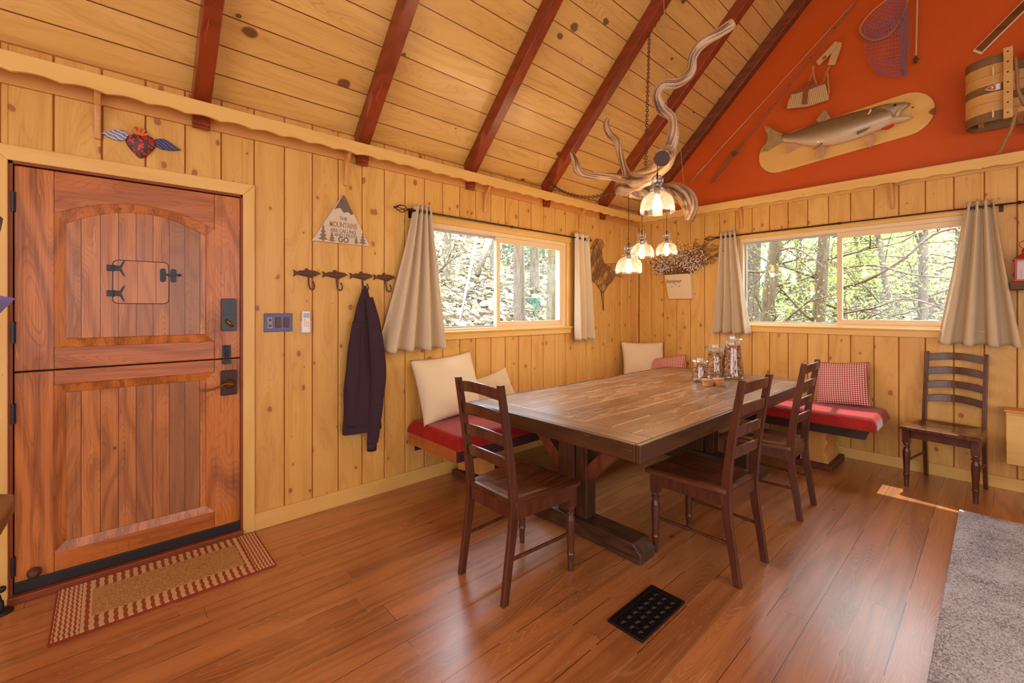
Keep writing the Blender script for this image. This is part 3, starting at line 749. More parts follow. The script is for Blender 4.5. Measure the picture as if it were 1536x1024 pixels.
# switch plate and remote control
sp = thing('switch_plate', 'dark glossy three-gang switch plate beside the door casing', 'light switch', (0, -4.298, 1.24))
m = MB(); m.box(0.0005, .007, -4.383, -4.214, 1.242, 1.360); m.build('plate', plain('dark_chrome', (64, 56, 70), .12, metal=.85), sp, bevel=.002)
for yc, kind in ((-4.349, 0), (-4.300, 1), (-4.251, 1)):
    if kind:
        m = MB(); m.box(.006, .0095, yc - .0165, yc + .0165, 1.268, 1.334); r_ = m.build('rocker_frame', M['rubber'], sp, bevel=.001)
        m = MB(); m.hexa([(.009, yc-.014, 1.27), (.0105, yc-.014, 1.27), (.0105, yc+.014, 1.27), (.009, yc+.014, 1.27)], [(.009, yc-.014, 1.332), (.014, yc-.014, 1.332), (.014, yc+.014, 1.332), (.009, yc+.014, 1.332)]); m.build('rocker', plain('brown_rocker', (92, 58, 44), .3), r_)
    else:
        for zc in (1.282, 1.318):
            m = MB(); m.box(.006, .010, yc - .014, yc + .014, zc - .016, zc + .016); q = m.build('small_switch_frame', plain('grey_frame', (176, 172, 170), .4), sp, bevel=.001)
            m = MB(); m.box(.010, .013, yc - .009, yc + .009, zc - .010, zc + .010); m.build('toggle', plain('maroon_toggle', (96, 34, 40), .3), q, bevel=.001)
rc = thing('remote_control', 'white air conditioner remote in a wall holder right of the switch plate', 'remote control', (0, -4.133, 1.226))
m = MB(); m.box(0.0005, .03, -4.166, -4.104, 1.228, 1.31); m.build('holder', plain('clear_holder', (214, 206, 192), .3), rc, bevel=.003)
m = MB(); m.box(.008, .034, -4.160, -4.110, 1.232, 1.374); rb_ = m.build('handset', M['white'], rc, bevel=.006)
m = MB(); m.box(.033, .0355, -4.154, -4.116, 1.33, 1.362); m.build('display', plain('lcd', (150, 190, 194), .2), rb_)
m = MB(); m.box(.033, .0365, -4.152, -4.143, 1.312, 1.320); m.build('power_button', plain('orange_button', (230, 140, 40), .4), rb_)
for a in range(3):
    for b in range(3):
        m = MB(); m.box(.033, .0362, -4.152 + a*.0125, -4.144 + a*.0125, 1.298 - b*.013, 1.305 - b*.013); m.build('button', plain('grey_button', (200, 196, 190), .4), rb_)
ot = thing('wall_outlet', 'dark wall outlet low on the wall under the near end of the left bench', 'outlet', (0, -3.266, .25))
m = MB(); m.box(.0005, .007, -3.302, -3.231, .255, .385); m.build('plate', plain('dark_plate', (44, 50, 72), .3), ot, bevel=.002)
for zc in (.295, .345):
    m = MB(); m.box(.006, .009, -3.28, -3.252, zc - .014, zc + .014); m.build('socket', M['rubber'], ot, bevel=.002)

# wire rooster
rs = thing('wire_rooster', 'brown twisted wire rooster silhouette hanging right of the left-wall window', 'wall ornament', (0, -.8, 1.374))
G = lambda pts: wallpts(pts, 870, 340, 7.31, .02)
body = G([(118, 235), (140, 210), (150, 165), (185, 130), (245, 150), (268, 212), (235, 240), (240, 330), (270, 410), (330, 440), (385, 530), (350, 600), (300, 650), (255, 735), (225, 690), (190, 640), (130, 570), (108, 480), (105, 400), (140, 300), (145, 245)])
tail = G([(270, 412), (330, 405), (400, 402), (470, 430), (500, 480), (440, 470), (470, 555), (400, 535), (350, 545)])
def inside(p, poly):
    c = False; n = len(poly)
    for i in range(n):
        a, b = poly[i], poly[(i+1) % n]
        if (a[1] > p[1]) != (b[1] > p[1]) and p[0] < (b[0]-a[0]) * (p[1]-a[1]) / (b[1]-a[1]) + a[0]: c = not c
    return c
m = MB()
m.tube([(.02, *p) for p in body + body[:1]], .0045, 6); m.tube([(.02, *p) for p in tail + tail[:1]], .004, 6)
M['roost'] = plain('brown_wire', (150, 106, 68), .6, c2=(110, 74, 46), nscale=60)
m.build('outline', M['roost'], rs)
rg = random.Random(3); m = MB()
ys = [p[0] for p in body]; zs = [p[1] for p in body]
for poly, cnt, rad in ((body, 120, .0028), (tail, 22, .0022)):
    y0, y1 = min(p[0] for p in poly), max(p[0] for p in poly); z0, z1 = min(p[1] for p in poly), max(p[1] for p in poly)
    for i in range(cnt):
        p = (rg.uniform(y0, y1), rg.uniform(z0, z1))
        if not inside(p, poly): continue
        a = rg.choice((R(58), R(122), R(40))) + rg.uniform(-.25, .25); e = []
        for sg_ in (-1, 1):
            t = 0
            while t < .2 and inside((p[0] + sg_ * math.cos(a) * (t + .01), p[1] + sg_ * math.sin(a) * (t + .01)), poly): t += .01
            e.append((.02 + rg.uniform(-.008, .01), p[0] + sg_ * math.cos(a) * t, p[1] + sg_ * math.sin(a) * t))
        if (Vector(e[0]) - Vector(e[1])).length > .02: m.tube(e, rad, 5)
m.build('wire_weave', M['roost'], rs)
for dx in (-6, 12):
    p = G([(238 + dx*1.2, 700), (250 + dx, 800), (258, 918)]); m = MB(); m.tube([(.02, *q) for q in p], .004, 6); m.build('leg', M['rust'], rs)

# ------------------------------------------------------------ dried flowers in a wall planter (gable wall)
pl = thing('wall_planter', 'cream wall pocket planter of dried baby\'s breath reading bonjour, near the corner', 'planter', (.56, -.002, 1.508))
A = [(PY(997, 413, -.09)), (PY(1037, 411, -.09)), (PY(1037, 448, -.09)), (PY(1001, 449, -.09))]
x0, x1, xb0, xb1, zt, zb = .41, .735, .445, .735, 1.802, 1.508
m = MB(); m.hexa([(xb0, -.06, zb), (xb1, -.06, zb), (xb1, -.002, zb), (xb0, -.002, zb)], [(x0, -.10, zt), (x1, -.10, zt), (x1, -.002, zt), (x0, -.002, zt)])
m.build('pocket', plain('cream_enamel', (232, 208, 172), .5, c2=(222, 194, 152), nscale=6), pl, bevel=.003)
tfp = lambda x, y, z: (x, -.083 - (y - 1.655) * .136 - z - .001, y)
text('bonjour', 'lettering', M['ink'], pl, tfp, .066, .525, 1.722, sx=.9, shear=.35)
for ch_, cx_ in (('~', .50), ('\u00b0', .545), ('~', .59)): text(ch_, 'lettering', M['ink'], pl, tfp, .06, cx_, 1.66, sx=.9)
rg = random.Random(11); st = MB(); bl = MB(); tw = MB()
for i in range(150):
    a = rg.uniform(-1, 1); L = rg.uniform(.16, .42) * (1 - .25 * abs(a))
    b0 = Vector((.57 + a * .12, -.05 + rg.uniform(-.03, .03), 1.78)); ang = a * 1.0 + rg.uniform(-.15, .15)
    e = b0 + Vector((math.sin(ang) * L * 1.15, rg.uniform(-.09, .02), math.cos(ang) * L))
    if e.y > -.01: e.y = -.012
    mid = b0.lerp(e, .5) + Vector((rg.uniform(-.02, .02), 0, .02))
    st.tube([b0, mid, e], .0014, 4)
    for k in range(11):
        t = rg.uniform(.45, 1.05); q = b0.lerp(e, t) + Vector((rg.uniform(-.03, .03), rg.uniform(-.03, .015), rg.uniform(-.025, .03)))
        if q.y > -.008: q.y = -.01
        (bl if k % 3 else tw).ball(q, rg.uniform(.004, .0075), 5, 4)
for i in range(16):
    b0 = Vector((.66, -.05, 1.78)); ang = rg.uniform(.25, 1.15); L = rg.uniform(.38, .56); e = b0 + Vector((math.sin(ang)*L, -.03, math.cos(ang)*L*.85))
    st.tube([b0, b0.lerp(e, .5) + Vector((0, -.01, .06)), e], .0018, 4)
    for k in range(9):
        q = b0.lerp(e, .6 + .045*k) + Vector((0, 0, .04)); st.tube([q, q + Vector((rg.uniform(.02, .06), rg.uniform(-.02, .01), rg.uniform(-.03, .03)))], .0022, 4)
M['stem'] = plain('dried_stem', (150, 96, 52), .8, c2=(110, 64, 34), nscale=20)
s_ = st.build('dried_stems', M['stem'], pl); s_['kind'] = 'stuff'
s_ = bl.build('blossoms', plain('dried_blossom', (248, 234, 210), .8), pl); s_['kind'] = 'stuff'
s_ = tw.build('seed_heads', M['stem'], pl); s_['kind'] = 'stuff'

# ------------------------------------------------------------ curtain rods and curtains
def rod(name, label, axis, a, b, off, z, aa, bb):
    mid = (a + b) / 2
    P = (lambda u, d, h: (off + d, u, h)) if axis == 'y' else (lambda u, d, h: (u, -off - d, h))
    t = thing(name, label, 'curtain rod', P(mid, 0, z))
    m = MB(); m.tube([P(a, 0, z), P(mid, 0, z)], .0085, 10); m.tube([P(mid - .03, 0, z), P(b, 0, z)], .007, 10); m.tube([P(mid - .012, 0, z), P(mid + .012, 0, z)], .011, 10)
    m.build('pole', M['bronze'], t, smooth=False)
    for e, s in ((a, -1), (b, 1)):
        f = MB()
        f.tube([P(e, 0, z), P(e + s*.02, 0, z)], .013, 10); f.tube([P(e + s*.03, 0, z), P(e + s*.04, 0, z)], .012, 10)
        f.tube([P(e, 0, z), P(e + s*.055, 0, z)], .006, 8)
        for k in range(5):
            an = 2 * PI * k / 5; pts = []
            for i in range(9):
                q = i / 8; r = .026 * math.sin(PI * q) ** .8 + .003; th = an + q * 1.6
                pts.append(P(e + s * (.05 + .10 * q), r * math.cos(th), z + r * math.sin(th)))
            f.tube(pts, .0028, 5)
        c = P(e + s*.158, 0, z); f.ball(c, .010, 8, 6)
        f.build('finial', M['bronze'], t)
    for e in (aa, bb):
        k = MB(); k.tube([P(e, 0, z), P(e, -off + .004, z)], .006, 8)
        if axis == 'y': k.box(0.0005, .006, e - .012, e + .012, z - .045, z + .02)
        else: k.box(e - .012, e + .012, -.006, -.0005, z - .045, z + .02)
        k.build('wall_bracket', M['bronze'], t)
    return t
rod('curtain_rod', 'dark bronze curtain rod with cage finials above the left-wall window', 'y', -3.36, -1.28, .085, 2.155, -3.345, -1.29)
rod('curtain_rod', 'dark bronze curtain rod with cage finials above the gable window', 'x', 1.06, 3.25, .085, 2.185, 1.2, 3.17)
def curtain(label, axis, off, top, bot, zt, zb, folds, seed, lean=0):
    """top=(u0,u1), bot=(u0,u1): gathered at the rod, flared at the hem"""
    rg = random.Random(seed); ph = [rg.uniform(0, 6.28) for _ in range(6)]
    def fn(u, v):
        e = v ** 1.15
        a = top[0] + (bot[0] - top[0]) * e; b = top[1] + (bot[1] - top[1]) * e
        uu = u + .02 * math.sin(u * 2 * PI * 2 + ph[0]) * v
        amp = .022 + .032 * v
        d = amp * math.sin(2 * PI * folds * uu + ph[1] + .3 * v) + .012 * v * math.sin(2 * PI * folds * .5 * uu + ph[2]) + .004 * v * math.sin(2*PI*folds*3*uu + ph[3] + 5 * v)
        s = a + (b - a) * uu + .006 * v * math.sin(2 * PI * folds * 2 * uu)
        z = zt + (zb - zt) * v - .008 * math.sin(2 * PI * folds * uu + ph[1]) * v
        q = max(.012, off + d)
        return (q, s, z) if axis == 'y' else (s, -q, z)
    m = MB(); m.grid(fn, 120, 46)
    c0 = ((top[0] + top[1]) / 2)
    t = thing('curtain', label, 'curtain', (off, c0, zb) if axis == 'y' else (c0, -off, zb), 'linen curtains at the two windows')
    m.build('panel', M['linen'], t, smooth=True, solid=.003)
    for k in range(int(folds * 2)):
        n = MB(); u = top[0] + (top[1] - top[0]) * (k + .5) / (folds * 2)
        zc = 2.155 if axis == 'y' else 2.185
        pts = [((off + .017 * math.cos(a), u, zc + .017 * math.sin(a)) if axis == 'y' else (u, -off - .017 * math.cos(a), zc + .017 * math.sin(a))) for a in [2 * PI * i / 12 for i in range(13)]]
        n.tube(pts, .003, 5); n.build('grommet', M['rust'], t)
    return t
curtain('wide beige linen curtain flaring beside the dark sweater, left of the left-wall window', 'y', .088, (-3.345, -3.195), (-3.62, -3.02), 2.205, 1.072, 4, 5)
curtain('narrow straight beige linen curtain between the left-wall window and the wire rooster', 'y', .085, (-1.40, -1.175), (-1.40, -1.10), 2.21, 1.055, 2.5, 2)
curtain('narrow beige linen curtain left of the gable window, near the corner', 'x', .085, (1.07, 1.235), (.985, 1.375), 2.235, 1.125, 3.5, 8)
curtain('wide beige linen curtain right of the gable window, above the lone chair', 'x', .085, (2.975, 3.13), (2.80, 3.262), 2.235, 1.105, 3.5, 21)

# ------------------------------------------------------------ dining table
tb = thing('dining_table', 'long dark rustic plank-top dining table on two trestles', 'table', (1.38, -1.98, 0))
TX0, TX1, TY0, TY1, TZ = .715, 2.043, -3.313, -.60, .76
m = MB(); m.box(TX0 + .03, TX1 - .03, TY0 + .165, TY1 - .165, TZ - .05, TZ - .001); m.build('plank_top', M['table_top'], tb, bevel=.003)
for a, b in ((TY0 + .026, TY0 + .164), (TY1 - .164, TY1 - .026)):
    m = MB(); m.box(TX0 + .03, TX1 - .03, a, b, TZ - .05, TZ); m.build('breadboard_end', M['table_end'], tb, bevel=.004)
for a, b in ((TX0, TX0 + .029), (TX1 - .029, TX1)):
    m = MB(); m.box(a, b, TY0, TY1, TZ - .085, TZ); m.build('side_board', M['table_side'], tb, bevel=.005)
M['table_side_x'] = wood('table_edge_x', (88, 52, 30), (42, 22, 13), 'x', 'z', rough=.35, ring=8, contrast=1.1, bump=.6, streak=(170, 130, 90))
for a, b in ((TY0, TY0 + .025), (TY1 - .025, TY1)):
    m = MB(); m.box(TX0 + .0295, TX1 - .0295, a, b, TZ - .085, TZ); m.build('end_board', M['table_side_x'], tb, bevel=.005)
for yc in (-2.92, -1.12):
    m = MB()
    foot = [(.92, .0), (1.05, 0.0), (1.07, .012), (1.69, .012), (1.71, 0), (1.85, 0), (1.85, .055), (1.80, .105), (.97, .105), (.92, .055)]
    m.prism(foot, lambda u, v, k: (u, yc - .075 + .15 * k, v)); m.build('trestle_foot', M['trestle_x'], tb, bevel=.006)
    m = MB(); m.box(1.24, 1.37, yc - .055, yc + .055, .105, .675); m.box(1.375, 1.46, yc - .045, yc + .05, .105, .675); m.build('post', M['trestle'], tb, bevel=.006)
    m = MB(); m.box(.85, 1.90, yc - .05, yc + .05, .62, .708); m.build('top_bearer', M['trestle_x'], tb, bevel=.004)
    for s in (-1, 1):
        m = MB(); e = 1.24 if s < 0 else 1.46
        m.prism([(e, .33), (e, .44), (e + s * .19, .622), (e + s * .30, .622)], lambda u, v, k: (u, yc - .035 + .07 * k, v)); m.build('brace', wood('brace_wood', (128, 66, 40), (64, 30, 18), 'z', 'x', rough=.4, ring=16, bump=.5), tb, bevel=.004)
m = MB(); m.box(1.30, 1.42, -2.865, -1.17, .53, .618); m.build('stretcher', wood('stretcher_wood', (96, 50, 34), (44, 22, 16), 'y', 'z', rough=.4, ring=14, bump=.5), tb, bevel=.005)

# ------------------------------------------------------------ chairs
def make_chair(label):
    c = thing('dining_chair', label, 'chair', (0, 0, 0), 'ladder-back dining chairs')
    def L(m, n, mt='chair', **k): return m.build(n, M[mt], c, **k)
    # seat: front wide, back narrow, hollowed, front at +y
    nx, ny = 24, 24; zt = .478
    def top(u, v):
        y = -.195 + .45 * v; hw = .188 + (.232 - .188) * v ** .7
        x = (u * 2 - 1) * hw
        r = 1 if v < .9 else (1 - ((v - .9) / .1) ** 2 * .07); x *= r
        a = abs(u * 2 - 1); dish = max(0, 1 - (a / .85) ** 4) * max(0, min(1, (v - .04) / .14)) * max(0, min(1, (.93 - v) / .3))
        ridge = math.exp(-((u - .5) / .09) ** 2) * max(0, (v - .45) / .4) * .006
        edge = .006 * (max(0, (a - .93) / .07) ** 2 + max(0, (v - .95) / .05) ** 2)
        return (x, y, zt - .013 * dish + ridge * dish - edge)
    m = MB(); m.grid(top, nx, ny)
    m.grid(lambda u, v: (top(u, v)[0], top(u, v)[1], .452), nx, ny)
    g = lambda pts: m.grid(lambda u, v: (pts(u)[0], pts(u)[1], .452 + (pts(u)[2] - .452) * v), 24, 1)
    g(lambda u: top(u, 0)); g(lambda u: top(u, 1)); g(lambda u: top(0, u)); g(lambda u: top(1, u))
    L(m, 'seat', 'chair_seat', smooth=False)
    # aprons
    m = MB(); m.box(-.165, .165, .192, .214, .385, .452); m.box(-.15, .15, -.2, -.18, .385, .452)
    for s in (-1, 1): m.hexa([(s*.168, -.18, .385), (s*.19, -.18, .385), (s*.208, .19, .385), (s*.186, .19, .385)], [(s*.168, -.18, .452), (s*.19, -.18, .452), (s*.208, .19, .452), (s*.186, .19, .452)])
    L(m, 'apron', bevel=.002)
    for s in (-1, 1):
        m = MB(); cx, cy = s * .19, .203
        m.box(cx - .0225, cx + .0225, cy - .0225, cy + .0225, .345, .4515)
        m.lathe([(.0, 0), (.014, 0), (.0155, .05), (.019, .085), (.023, .092), (.019, .1), (.018, .11), (.020, .16), (.024, .24), (.024, .275), (.018, .298), (.017, .305), (.023, .31), (.023, .318), (.018, .322), (.018, .328), (.024, .336), (.022, .35)], (cx, cy, 0), 20)
        L(m, 'leg', smooth=False)
        # rear leg and back post in one sabre-curved piece
        prof = interp([(-.245, 0, .036), (-.222, .16, .04), (-.196, .33, .046), (-.188, .46, .048), (-.205, .64, .042), (-.235, .84, .038), (-.268, 1.035, .032)], 5)
        m = MB(); n = len(prof); vs = []; xo = s * .172
        for (y, z, d) in prof:
            vs += [(xo - .0125, y - d/2, z), (xo + .0125, y - d/2, z), (xo + .0125, y + d/2, z), (xo - .0125, y + d/2, z)]
        fs = [(i*4 + j, i*4 + (j+1) % 4, (i+1)*4 + (j+1) % 4, (i+1)*4 + j) for i in range(n-1) for j in range(4)] + [(0, 3, 2, 1), (n*4-4, n*4-3, n*4-2, n*4-1)]
        m.add(vs, fs); L(m, 'leg', bevel=.003)
        m = MB(); m.tube([(s*.19, .203, .20), (s*.181, 0, .2), (s*.172, -.205, .2)], .009, 8); L(m, 'stretcher')
    def yb(z):  # back line
        for a, b in zip(prof[:-1], prof[1:]):
            if a[1] <= z <= b[1]: return a[0] + (b[0]-a[0]) * (z-a[1]) / (b[1]-a[1])
        return prof[-1][0]
    for zc in (.985, .872, .760, .648):
        m = MB(); h = .056
        def sl(u, k, d):
            x = (u*2-1) * .162; bow = .030 * (1 - (u*2-1)**2); arch = .020 * (1 - (u*2-1)**2)
            zz = zc + arch + (h/2 if k else -h/2 + (arch * .1)); return (x, yb(zc) - bow + (zz - zc) * -.13 + d * .016 - .008, zz)
        n = 14; ring = []
        for i in range(n + 1):
            u = i / n; ring += [sl(u, 0, 0), sl(u, 0, 1), sl(u, 1, 1), sl(u, 1, 0)]
        fs = [(i*4 + j, i*4 + (j+1) % 4, (i+1)*4 + (j+1) % 4, (i+1)*4 + j) for i in range(n) for j in range(4)] + [(0, 3, 2, 1), (n*4, n*4+1, n*4+2, n*4+3)]
        m.add(ring, fs); L(m, 'slat', bevel=.003)
    return c
ch = make_chair('dark wooden ladder-back chair at the near end of the table, back to the camera')
def place(o, x, y, rz): o.location = (x, y, 0); o.rotation_euler = (0, 0, R(rz))
place(ch, 1.424, -3.50, -1)
for x, y, rz, lab in ((2.035, -2.615, 88, 'dark wooden ladder-back chair on the long side of the table, nearest the floor vent'),
                      (2.03, -1.60, 91, 'dark wooden ladder-back chair on the long side of the table, closest to the gable bench'),
                      (2.885, -.315, 188 - 16, 'dark wooden ladder-back chair standing alone against the wall under the wide curtain')):
    c = copy_tree(ch); place(c, x, y, rz); c['label'] = lab

# ------------------------------------------------------------ benches
def cushion_top(m, x0, x1, y0, y1, z0, z1, sag=.0):
    def rm(t, L):
        k = .06 / L; n_ = 60; i = round(t * n_); e_ = 12
        if i <= e_: return k * i / e_
        if i >= n_ - e_: return 1 - k * (n_ - i) / e_
        return k + (1 - 2*k) * (i - e_) / (n_ - 2*e_)
    def fn(u, v):
        u = rm(u, x1-x0); v = rm(v, y1-y0)
        eu = min(u, 1-u) * (x1-x0); ev = min(v, 1-v) * (y1-y0)
        h = (1 - max(0, 1 - eu / .055) ** 2) * (1 - max(0, 1 - ev / .055) ** 2)
        wob = .006 * math.sin(9 * (x0 + u*(x1-x0))) * math.sin(7 * (y0 + v*(y1-y0)) + 1)
        return (x0 + u*(x1-x0), y0 + v*(y1-y0), z0 + (z1 - z0 + wob) * max(0, h) ** .5)
    m.grid(fn, 60, 60); return m
def kilim():
    q = NT('kilim_band'); o = q.sep(q.obj()); s = q.math('ADD', o[1], o[0])
    n1 = q.noise(q.vec(q.math('MULTIPLY', s, 22), 0, q.math('MULTIPLY', o[2], 160)), 1.2, 3, .7)
    q.col(q.ramp(n1, [(0, C4((22, 20, 26))), (.5, C4((34, 28, 34))), (.56, C4((120, 34, 26))), (.62, C4((40, 44, 66))), (.7, C4((24, 22, 26)))]))
    q.set(rough=.85); q.bump(n1, .4, .002); return q.m
M['kilim'] = kilim()
bn = thing('bench', 'red velvet topped wooden bench along the left wall under the window', 'bench', (.36, -1.7, 0))
BY0 = -3.37; BX = .70
m = MB(); m.box(.02, BX - .0305, BY0 + .0305, -.70, .385, .428); m.box(.03, BX - .0305, BY0, BY0 + .03, .335, .428); m.build('seat_board', M['bench_w'], bn, bevel=.004)
m = MB(); m.box(BX - .03, BX, BY0, -.70, .35, .425); m.build('patterned_fascia', M['kilim'], bn, bevel=.003)
m = MB(); cushion_top(m, .005, BX + .008, BY0 - .005, -.69, .425, .515); m.build('cushion', M['velvet'], bn, smooth=True)
m = MB()
for i in range(0, 128): m.ball((BX + .004, BY0 + .01 + i * .0205, .432), .0045, 6, 4)
m.build('nailhead_trim', M['brass'], bn)
def ogee(h): return [(0, 0), (.0, .04), (-.035, .07), (-.045, .12), (-.02, .17), (-.005, .19), (-.035, .21), (-.05, .25), (-.03, .29), (0, h)]
for yc in (-2.9, -1.4):
    m = MB(); oe = ogee(.335)
    m.prism([(.10, .05)] + [(.50 - a * -1, .05 + b) for a, b in oe[1:-1]] + [(.50, .384), (.10, .384)], lambda u, v, k: (u, yc - .05 + .1 * k, v)); lg = m.build('leg', M['bench_leg'], bn, bevel=.003)
    m = MB(); m.box(.07, .56, yc - .09, yc + .09, 0, .05); m.build('leg_base', M['brownbase'], lg, bevel=.004)
bg_ = thing('bench', 'red velvet topped wooden bench along the gable wall beyond the table', 'bench', (1.3, -.35, 0))
GX = 2.50
m = MB(); m.box(.03, GX - .05, -.67, -.02, .375, .43); m.build('seat_board', M['bench_x'], bg_, bevel=.004)
m = MB(); m.prism([(.70, .352), (GX - .055, .352), (GX - .03, .43), (.70, .43)], lambda u, v, k: (u, -.70 + .03 * k, v)); m.build('dark_fascia', wood('charred_edge', (54, 30, 20), (22, 12, 10), 'x', 'z', rough=.35, ring=8, bump=.5), bg_, bevel=.003)
m = MB(); cushion_top(m, .005, GX + .012, -.708, -.022, .425, .515); m.build('cushion', M['velvet'], bg_, smooth=True)
m = MB()
for i in range(0, 86): m.ball((.72 + i * .0205, -.7065, .432), .0045, 6, 4)
m.build('nailhead_trim', M['brass'], bg_)
for xc in (2.06, .35):
    m = MB()
    L_ = [(-.10 - a * -.6 * -1, b) for a, b in ogee(.33)]
    prof = [(.105, 0.05), (.10, .1), (.075, .15), (.085, .2), (.10, .23), (.08, .27), (.10, .32), (.11, .374)]
    m.prism([(xc + a, b) for a, b in prof] + [(xc - a, b) for a, b in reversed(prof)], lambda u, v, k: (u, -.53 + .06*0 + .38 * k, v)); lg = m.build('leg', M['bench_leg'], bg_, bevel=.003)
    m = MB(); m.box(xc - .14, xc + .14, -.57, -.10, 0, .05); m.build('leg_base', M['brownbase'], lg, bevel=.005)

# ------------------------------------------------------------ pillows
def pillow(name, label, w_, h_, t_, mat, loc, rot, group=None):
    m = MB(); n = 28
    def fn(sg_):
        def f(u, v):
            a, b = u*2-1, v*2-1
            pin = 1 - .07 * (1 - abs(a)**2) * abs(b)**3 ; pin2 = 1 - .07 * (1 - abs(b)**2) * abs(a)**3
            th = (max(0, 1 - abs(a)**2.4) * max(0, 1 - abs(b)**2.4)) ** .55
            wr = .02 * math.sin(5*a + 3*b) * math.sin(4*b - 2*a) * th
            return (a * w_/2 * pin2, sg_ * (t_/2) * th * (1 + wr*3), (b * h_/2 * pin) + h_/2)
        return f
    m.grid(fn(1), n, n); m.grid(fn(-1), n, n)
    bmv = m
    o = m.build(name, mat, None, smooth=True)
    bm = bmesh.new(); bm.from_mesh(o.data); bmesh.ops.remove_doubles(bm, verts=bm.verts, dist=.0004); bmesh.ops.recalc_face_normals(bm, faces=bm.faces); bm.to_mesh(o.data); bm.free(); o.data.shade_smooth()
    o.location = loc; o.rotation_euler = [R(a) for a in rot]
    return tag(o, label, 'pillow', group)
def gingham():
    q = NT('red_gingham'); o = q.sep(q.obj()); k = 105
    a = q.math('GREATER_THAN', q.math('FRACT', q.math('MULTIPLY', o[0], k * .55)), .5); b = q.math('GREATER_THAN', q.math('FRACT', q.math('MULTIPLY', o[2], k * .55)), .5)
    q.col(q.ramp(q.math('MULTIPLY', q.math('ADD', a, b), .5), [(0, C4((232, 214, 196))), (.5, C4((196, 110, 108))), (1, C4((158, 34, 44)))])); q.set(rough=.9); return q.m
M['gingham'] = gingham()
M['ticking'] = plain('striped_cotton', (214, 186, 148), .9, c2=(190, 160, 122), nscale=30)
pillow('pillow', 'large square cream pillow on the near end of the left bench', .62, .52, .19, M['cream_f'], (.21, -3.045, .512), (-17, -3, 94), 'bench pillows')
pillow('pillow', 'small tan pillow half hidden behind the large cream pillow and the chair back', .38, .34, .13, M['ticking'], (.28, -2.62, .512), (-20, -14, 78), 'bench pillows')
pillow('pillow', 'square cream pillow in the corner behind the gingham lumbar pillow', .52, .49, .15, M['cream_f'], (.30, -.36, .512), (-14, 0, 46), 'bench pillows')
pillow('pillow', 'small rectangular red gingham pillow leaning beside the corner cream pillow', .46, .34, .12, M['gingham'], (.57, -.31, .505), (-18, -9, 14), 'bench pillows')
pillow('pillow', 'square red gingham pillow on the right end of the gable bench', .41, .41, .14, M['gingham'], (2.205, -.20, .512), (-19, -4, 4), 'bench pillows')

# ------------------------------------------------------------ jars and coasters on the table
NUT = NT('mixed_nuts'); gi = NUT.n('NewGeometry'); NUT.col(NUT.ramp(gi.outputs['Random Per Island'], [(0, C4((190, 130, 74))), (.3, C4((214, 160, 100))), (.62, C4((160, 98, 56))), (.72, C4((206, 148, 90))), (.8, C4((214, 60, 60))), (.86, C4((232, 186, 120)))])); NUT.set(rough=.6)
CAN = NT('wrapped_candy'); gi = CAN.n('NewGeometry'); CAN.col(CAN.ramp(gi.outputs['Random Per Island'], [(0, C4((206, 64, 60))), (.2, C4((96, 90, 70))), (.3, C4((200, 160, 60))), (.5, C4((240, 130, 50))), (.65, C4((220, 130, 120))), (.8, C4((150, 150, 90)))])); CAN.set(rough=.4)
def jar(label, x, y, r0, r1, h, knob, green=False, seed=1, split=.5):
    j = thing('glass_jar', label, 'jar', (x, y, TZ), 'glass storage jars')
    m = MB()
    prof = [(.001, .0), (r0 * .96, .0), (r0, .008), (r0 * .985, .03)] + [(r0 + (r1 - r0) * t, .03 + (h - .05) * t) for t in (.25, .5, .75, 1)] + [(r1 * 1.06, h - .012), (r1 * 1.06, h)]
    n = 40; vs = []; 
    m.lathe(prof, (x, y, TZ), 36); m.f = m.f[:-1]
    m.build('glass_body', M['clear'], j, smooth=True)
    m = MB(); m.lathe([(.001, h), (r1 * 1.28, h), (r1 * 1.30, h + .010), (r1 * 1.25, h + .016), (.001, h + .017)], (x, y, TZ), 30); ld = m.build('lid', thin_glass('glassy_lid', (250, 250, 250), .22, haze=.18), j, smooth=False, bevel=.001)
    m = MB(); m.box(x - .022, x + .022, y - .010, y + .010, TZ + h + .016, TZ + h + .036); m.build('lid_handle', thin_glass('white_glass', (250, 250, 250), .2, haze=.45), ld, bevel=.004)
    rg = random.Random(seed)
    for nm, mt, za, zb_ in (('nuts', NUT.m, .012, h * split), ('candies', CAN.m, h * split, h * .86)):
        c = MB(); zc = za
        while zc < zb_:
            rr = (r0 + (r1 - r0) * zc / h) - .012
            for k in range(int(16 * rr / .05) + 4):
                a = rg.uniform(0, 2*PI); q = rr * math.sqrt(rg.uniform(.45, 1)); s = rg.uniform(.0075, .0115)
                c.ball((x + q*math.cos(a), y + q*math.sin(a), TZ + zc + rg.uniform(0, .01)), s, 7, 5, (rg.uniform(.8, 1.3), rg.uniform(.8, 1.2), rg.uniform(.7, 1.1)))
            zc += .012
        o = c.build(nm, mt, j, smooth=True); o['kind'] = 'stuff'
    if green:
        m = MB(); m.ball((x - .055, y - .035, TZ + h + .012), .012, 8, 6); m.build('green_bow', plain('green_ribbon', (60, 150, 70), .5), ld)
    return j
def at_table(px, py): p = PZ(px, py, TZ); return p.x, p.y
x, y = at_table(1050, 571); jar('shortest glass jar of colourful wrapped candies on the table', x, y, .068, .052, .165, 1, seed=2, split=.25)
x, y = at_table(1073, 566); jar('middle-height glass jar of nuts with orange candies on top and a green bow', x, y, .075, .062, .265, 1, True, 3, .62)
x, y = at_table(1099, 567); jar('tallest glass jar, packed with nuts and tapering to the top', x, y, .095, .062, .345, 1, False, 4, .7)
M['cork'] = plain('wood_slice', (196, 140, 92), .7, c2=(162, 104, 62), nscale=40)
cx, cy = at_table(1061, 578); n = 0
